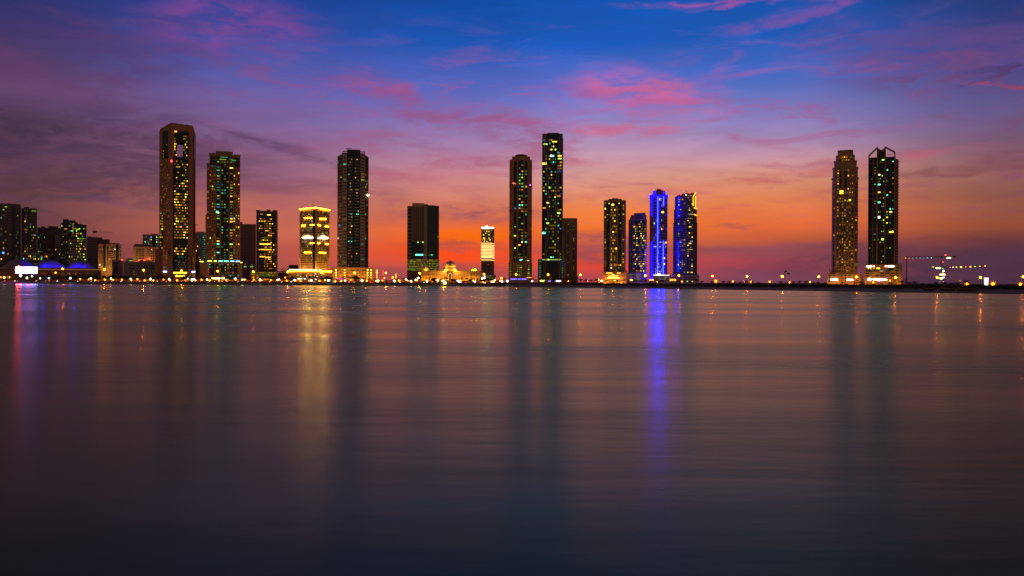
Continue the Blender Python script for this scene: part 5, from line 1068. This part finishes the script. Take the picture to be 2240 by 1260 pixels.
# --- billboard
x, y, z = gpt(58, 46, GZ); P0 = ray(58, 591, y); k = y / FPX
o = empty('billboard', (P0[0], y, GZ), -math.atan2(P0[0], y), 'huge glaring white display board on a post before the low domed hall', 'billboard')
mm = bpy.data.materials.new('display_glow'); mm.use_nodes = True; t = mm.node_tree; t.nodes.remove(t.nodes['Principled BSDF'])
e = t.nodes.new('ShaderNodeEmission'); tcx = t.nodes.new('ShaderNodeTexCoord'); sx = t.nodes.new('ShaderNodeSeparateXYZ'); cr = t.nodes.new('ShaderNodeValToRGB')
t.links.new(tcx.outputs['Generated'], sx.inputs[0]); t.links.new(sx.outputs[0], cr.inputs[0]); t.links.new(cr.outputs[0], e.inputs[0]); t.links.new(e.outputs[0], t.nodes['Material Output'].inputs[0])
cr.color_ramp.interpolation = 'CONSTANT'
cr.color_ramp.elements[0].color = (1, .07, .26, 1); cr.color_ramp.elements[1].position = .24; cr.color_ramp.elements[1].color = (.08, .07, 1, 1)
for ps, cc in ((.45, (.30, .10, .9, 1)), (.75, (.09, .10, 1, 1))): el = cr.color_ramp.elements.new(ps); el.color = cc
e.inputs[1].default_value = 58
zt, zb = ray(58, 584, y)[2] - GZ, ray(58, 598, y)[2] - GZ; w = 20.5 * k
mb = MB(); mb.box(-w, w, -.3, 0, zb, zt, mm); mb.build('screen', o); mb = MB(); mb.box(-w - .4, w + .4, 0.002, 1.0, zb - .5, zt + .5, STEEL); mb.build('frame', o); mb = MB(); mb.box(-1, 1, .1, .9, 0, zb - .5, STEEL); mb.build('post', o)
# --- tiny background lights and minaret
x, y, z = ray(824.5, 610, 1500); o = empty('minaret', (x, y, GZ), 0, 'slender amber-glowing minaret with pointed cap in the gap left of the palace', 'minaret')
k = 1500 / FPX; AMB = emat('amber_emissive_stone', (1, .5, .04), 1.6); g = lambda py: ray(824.5, py, 1500)[2] - GZ  # stone emits: its amber floodlighting is put into the material
mb = MB(); mb.lathe([(1.1 * k, 0), (1.0 * k, g(600)), (1.0 * k, g(597.5))], AMB, seg=10); mb.build('shaft', o); mb = MB(); mb.lathe([(2.4 * k, g(597.5)), (2.5 * k, g(596)), (1.3 * k, g(592)), (.1, g(588))], AMB, seg=10); mb.build('pointed_cap', o)
for px, yt, col, lab in ((866, 599, 'Y', 'thin yellow-lit mast in the gap left of the palace'), (838, 591, 'R', 'thin red-lit mast near the amber minaret'), (873.5, 601, 'R', 'short mast with red light left of the palace')):
    x, y, z = ray(px, yt, 1400); o = empty('mast', (x, y, GZ), 0, lab, 'mast'); h_ = z - GZ
    mb = MB(); mb.bar((0, 0, 0), (0, 0, h_), .5, STEEL); mb.build('pole', o)
    mb = MB(); n = 5 if px != 873.5 else 1
    for i in range(n): mb.box(-.6, .6, -.6, .6, h_ - i * 1.7 - 1, h_ - i * 1.7, lit(col, 2))
    mb.build('light', o)

# --- construction cranes
def crane(name, label, px, py_base, pyt, D, jib_px, cj_px, mw, jy=None, apex=0, lights=(), cab=True, col=STEEL, mast_lights=(), zbase=None):
    x, y, zt = ray(px, pyt, D); az = math.atan2(x, y); o = empty(name, (x, y, GZ if zbase is None else zbase), -az, label, 'crane')
    k = D * math.cos(az) / FPX; z0 = 0; zt -= (GZ if zbase is None else zbase); w = mw * k / 2; th = max(.18, .32 * k)
    mb = MB(); n = max(6, int(zt / (w * 3.2)))
    for sx in (-1, 1):
        for sy in (-1, 1): mb.bar((sx * w, sy * w, 0), (sx * w, sy * w, zt), th, col)
    for i in range(n):
        a, b2 = zt * i / n, zt * (i + 1) / n; s_ = 1 if i % 2 else -1
        for sy in (-1, 1): mb.bar((-s_ * w, sy * w, a), (s_ * w, sy * w, b2), th * .7, col)
        for sx in (-1, 1): mb.bar((sx * w, -s_ * w, a), (sx * w, s_ * w, b2), th * .7, col)
    mb.build('mast', o)
    def truss(part, x1, dz, h_):
        m2 = MB(); nn = max(5, int(abs(x1) / (h_ * 1.6))); 
        for i in range(nn):
            a, b2 = x1 * i / nn, x1 * (i + 1) / nn; za, zb = zt + dz * i / nn, zt + dz * (i + 1) / nn; mid = (a + b2) / 2
            for sy in (-.5, .5): m2.bar((a, sy * h_, za), (b2, sy * h_, zb), th * .8, col); m2.bar((a, sy * h_, za), (mid, 0, za + h_), th * .5, col); m2.bar((mid, 0, za + h_), (b2, sy * h_, zb), th * .5, col)
            m2.bar((a, 0, za + h_), (b2, 0, zb + h_), th * .7, col)
        m2.build(part, o)
    jx = (jib_px - px) * k; dz = (pyt - (jy if jy else pyt)) * D / FPX
    truss('jib', jx, dz, 1.7 * k); cx_ = (cj_px - px) * k; truss('counter_jib', cx_, 0, 1.3 * k)
    s_ = 1 if cx_ > 0 else -1
    mb = MB(); mb.box(cx_ - 2.4 * k, cx_ + 2.4 * k, -1.6 * k, 1.6 * k, zt - 1.6 * k, zt + 2.2 * k, pmat('concrete_block', (.12, .11, .10), .9)); mb.build('counterweight', o)
    if cab: mb = MB(); mb.poly([(-w * 1.5, -w * 1.6), (w * 1.5, -w * 1.6), (w * 1.5, w * 1.6), (-w * 1.5, w * 1.6)], zt - 1.2 * k, zt + 2.8 * k, col, [(-w, -w), (w, -w), (w, w), (-w, w)]); mb.build('cab', o)
    if apex: mb = MB(); mb.bar((0, 0, zt), (0, 0, zt + apex * k), .6 * k, col, .2 * k); mb.bar((0, 0, zt + apex * k), (jx * .6, 0, zt + 1.2 * k + dz * .6), .22 * k, col); mb.bar((0, 0, zt + apex * k), (cx_ * .8, 0, zt + 1 * k), .22 * k, col); mb.build('tie_bar', o)
    for lx, ly, r_, mt in lights:
        m2 = MB(); q = r_ * k; m2.lathe([(.02, -q * .7), (q, -q * .35), (q, q * .35), (.02, q * .7)], mt, seg=8); m2.build('lamp', o, loc=((lx - px) * k, -.9 * k - w, (pyt - ly) * D / FPX + zt))
    return o
lc = lambda kk, s_: lit(kk, s=s_)
WB = emat('work_floodlight', (.72, 1, .25), 8)
crane('tower_crane', 'large tower crane with jib pointing left and a string of tiny coloured lamps', 2059.5, 617, 562, 640, 1979, 2088, 3.6, lights=[(1980.5, 564, 1.3, lc('O', 4)), (1988, 564.3, 1, lc('Y', 1.2)), (1996, 564.3, .9, lc('G', 1)), (2004, 564, 1, lc('C', 1)), (2012.5, 564, 1.1, lc('B', 3)), (2020.5, 564, .9, lc('G', 1)), (2028.5, 564, 1.1, lc('B', 3)), (2037.5, 564, 1.1, lc('C', 3)), (2068, 558, 1.5, REDL), (2062.8, 573, 1.1, REDL), (2073.5, 564.5, 2.4, WB), (2077.5, 564.5, 2.4, WB)])
crane('tower_crane', 'lower tower crane with jib pointing right hung with amber and green lamps', 2063, 617, 585.5, 760, 2155, 2041, 2.6, jy=582, col=STEEL, lights=[(2078.5, 585, 1.1, lc('O', 3)), (2085, 584.8, 1.3, lc('W', 4)), (2092, 584.6, 1.4, lc('Y', 4)), (2102, 584.3, 2.2, lc('Y', 5)), (2112, 584, 1.3, lc('O', 3)), (2122, 583.7, 1.8, lc('O', 6)), (2132, 583.3, 1.2, lc('G', 4)), (2142, 582.8, 1.4, lc('O', 4)), (2153, 582.2, 1.5, lc('Y', 4)), (2049.5, 586.4, 2.5, WB), (2055.5, 586.4, 2.7, WB), (2041, 584, 2.6, emat('yellow_work_lamp', (1, .62, .03), 1.0)),
    (2062, 587.5, 1.3, lc('G', 3)), (2064, 592.7, 1.8, lc('W', 10)), (2059, 600.8, 3.0, WB), (2064, 600.8, 3.2, WB), (2068, 601, 1.4, lc('R', 6)), (2064.5, 607, 1.5, lc('W', 6)), (2059, 609, 3.3, WB), (2062, 597, 1.4, lc('Y', 3)), (2057.5, 616, 1.2, lc('B', 2)), (2063.5, 616.5, 1.4, lc('O', 2))])
crane('tower_crane', 'distant tower crane with tall apex above the unlit stepped tower', 205.3, 519, 507, 1620, 200, 210, 2.4, apex=14, cab=True)
crane('tower_crane', 'distant tower crane with long jib reaching right over the low hotel block', 210.6, 519, 508.5, 1640, 247, 206, 2.0, apex=6, cab=False)
crane('tower_crane', 'small distant crane on the slim grey tower right of the arch-topped tower', 427.5, 507, 492.5, 1480, 434, 425.5, 1.6, apex=3, cab=False)
crane('tower_crane', 'faint luffing crane behind the palms in open sky left of the stepped tower', 1717, 612, 594, 1400, 1713, 1718.5, 1.3, jy=604, cab=False)
crane('tower_crane', 'faint bluish crane mast standing right of an orange lamp in open sky', 1726.5, 612, 598.5, 1500, 1729, 1724, 1.2, cab=False)
x, y, z = ray(1983, 562, 560); o = empty('flag_mast', (x, y, GZ), 0, 'very tall thin reddish mast left of the construction cranes', 'mast'); h_ = z - GZ
mb = MB(); mb.lathe([(.75, 0), (.62, h_ * .26), (.36, h_ * .28), (.30, h_)], pmat('rust_steel', (.16, .05, .05), .6), seg=10); mb.build('pole', o); mb = MB(); mb.lathe([(.1, 0), (.45, .3), (.1, .7)], STEEL, seg=8); mb.build('finial', o, loc=(0, 0, h_)); mb = MB(); mb.box(-1.4, 1.4, -1.4, 1.4, 0, 1.0, ROOFM); mb.build('base', o)
# --- white glowing kiosk
D = 520; x, y, zt = ray(2157.5, 607.2, D); o = empty('glowing_kiosk', (x, y, 1.9), -math.atan2(x, y), 'tapering white glowing kiosk tower on the sandy bank', 'kiosk'); k = D * math.cos(math.atan2(x, y)) / FPX; h_ = zt - 1.9
KW = emat('kiosk_glow', (.95, .88, 1), 2.4); 
mb = MB(); mb.poly([(-3.4 * k, -1.2), (-.9 * k, -1.2), (-.9 * k, 1.2), (-3.4 * k, 1.2)], 0, h_ * .55, KW, [(-4.2 * k, -1.2), (-.5 * k, -1.2), (-.5 * k, 1.2), (-4.2 * k, 1.2)]); mb.build('leg', o)
mb = MB(); mb.poly([(1.3 * k, -1.2), (3.6 * k, -1.2), (3.6 * k, 1.2), (1.3 * k, 1.2)], 0, h_ * .55, KW, [(.5 * k, -1.2), (4.2 * k, -1.2), (4.2 * k, 1.2), (.5 * k, 1.2)]); mb.build('leg', o)
mb = MB(); mb.poly([(-4.2 * k, -1.25), (4.2 * k, -1.25), (4.2 * k, 1.25), (-4.2 * k, 1.25)], h_ * .55, h_ * .97, KW, [(-4.8 * k, -1.25), (4.8 * k, -1.25), (4.8 * k, 1.25), (-4.8 * k, 1.25)]); mb.build('body', o)
mb = MB(); mb.box(-4.9 * k, 4.9 * k, -1.4, 1.4, h_ * .972, h_, WHITEW); mb.build('cap', o); mb = MB(); mb.box(-.45 * k, 1.2 * k, -.9, .9, 0, h_ * .5, lit('O', 1)); mb.build('doorway_glow', o)
# --- small yellow marker and boats on the beach
x, y, z = ray(2100.5, 612.5, 470); o = empty('marker_board', (x, y, 1.9), -.4, 'small dim yellow board on a post among the palms', 'sign'); mb = MB(); mb.box(-.6, .6, -.05, .05, z - 2.7, z - 1.9, emat('dim_yellow_board', (1, .5, .05), .35)); mb.build('board', o); mb = MB(); mb.box(-.07, .07, -.04, .04, 0, z - 2.7, STEEL); mb.build('post', o)
HULL = pmat('boat_hull_wood', (.10, .06, .04), .8); RAIL = pmat('boat_rail_paint', (.45, .32, .16), .7)
def boat(px0, px1, yb, lab, flip=1):
    pxm = (px0 + px1) / 2; D = shore(pxm) + 26; x, y, _ = ray(pxm, yb, D); z = gz(pxm, 26) + .05; az = math.atan2(x, y); k = D * math.cos(az) / FPX; Ln = (px1 - px0) * k
    o = empty('beached_boat', (x, y, z), -az + .05 * flip, lab, 'boat', 'wooden boats drawn up on the beach'); n = 12; m2 = MB(); rl = MB(); rings = []
    for i in range(n + 1):
        u = i / n; xx = (u - .5) * Ln * flip; wd = 1.15 * math.sin(min(1, .12 + u * .95) * math.pi) ** .6 if u < 1 else .03; wd = max(.05, wd); sh_ = 1.0 + .75 * abs(u - .42) ** 2 * 2.4; kz = .0 + .5 * max(0, u - .8) * 3
        rings.append([(xx, -wd, sh_), (xx, -wd * .75, sh_ * .45 + kz * .4), (xx, 0, kz), (xx, wd * .75, sh_ * .45 + kz * .4), (xx, wd, sh_)])
    for g2 in rings: m2.v += g2
    for i in range(n):
        for j in range(4): m2.face((i * 5 + j, (i + 1) * 5 + j, (i + 1) * 5 + j + 1, i * 5 + j + 1), HULL)
    for j in range(5): pass
    m2.face(tuple(range(5)), HULL); m2.build('hull', o)
    for sgn in (0, 4):
        for i in range(n): rl.bar(rings[i][sgn], rings[i + 1][sgn], .16, RAIL)
    rl.build('gunwale', o); b2 = MB()
    for u in (.3, .5, .7): b2.box((u - .5) * Ln - .15, (u - .5) * Ln + .15, -.95, .95, .62, .70, RAIL)
    b2.build('thwart_bench', o); return o
boat(2020, 2046, 631, 'beached wooden boat with pale rail, leftmost of three before the cranes')
boat(2056, 2090, 631, 'beached wooden boat with pale rail, middle of three before the cranes', -1)
boat(2094, 2140, 632, 'long beached wooden boat with pale rail, rightmost of three')

gw = bpy.data.objects['light_catch_wall']; h = MB(); h.lathe([(.05, -.45), (.5, 0), (.05, .45)], emat('added_wall_glow', (1, .24, .006), 40), seg=8); wl = h.mesh('added_wall_lamp')  # lamps added along the wall to fill the shore with warm glow
for i in range(52):
    px = 175 + i * 18 + rp.uniform(-5, 5); q = gpt(px, 73.3, GZ + rp.uniform(1.6, 3.2)); inst(wl, 'added_wall_lamp', gw, q)


finish_labels()
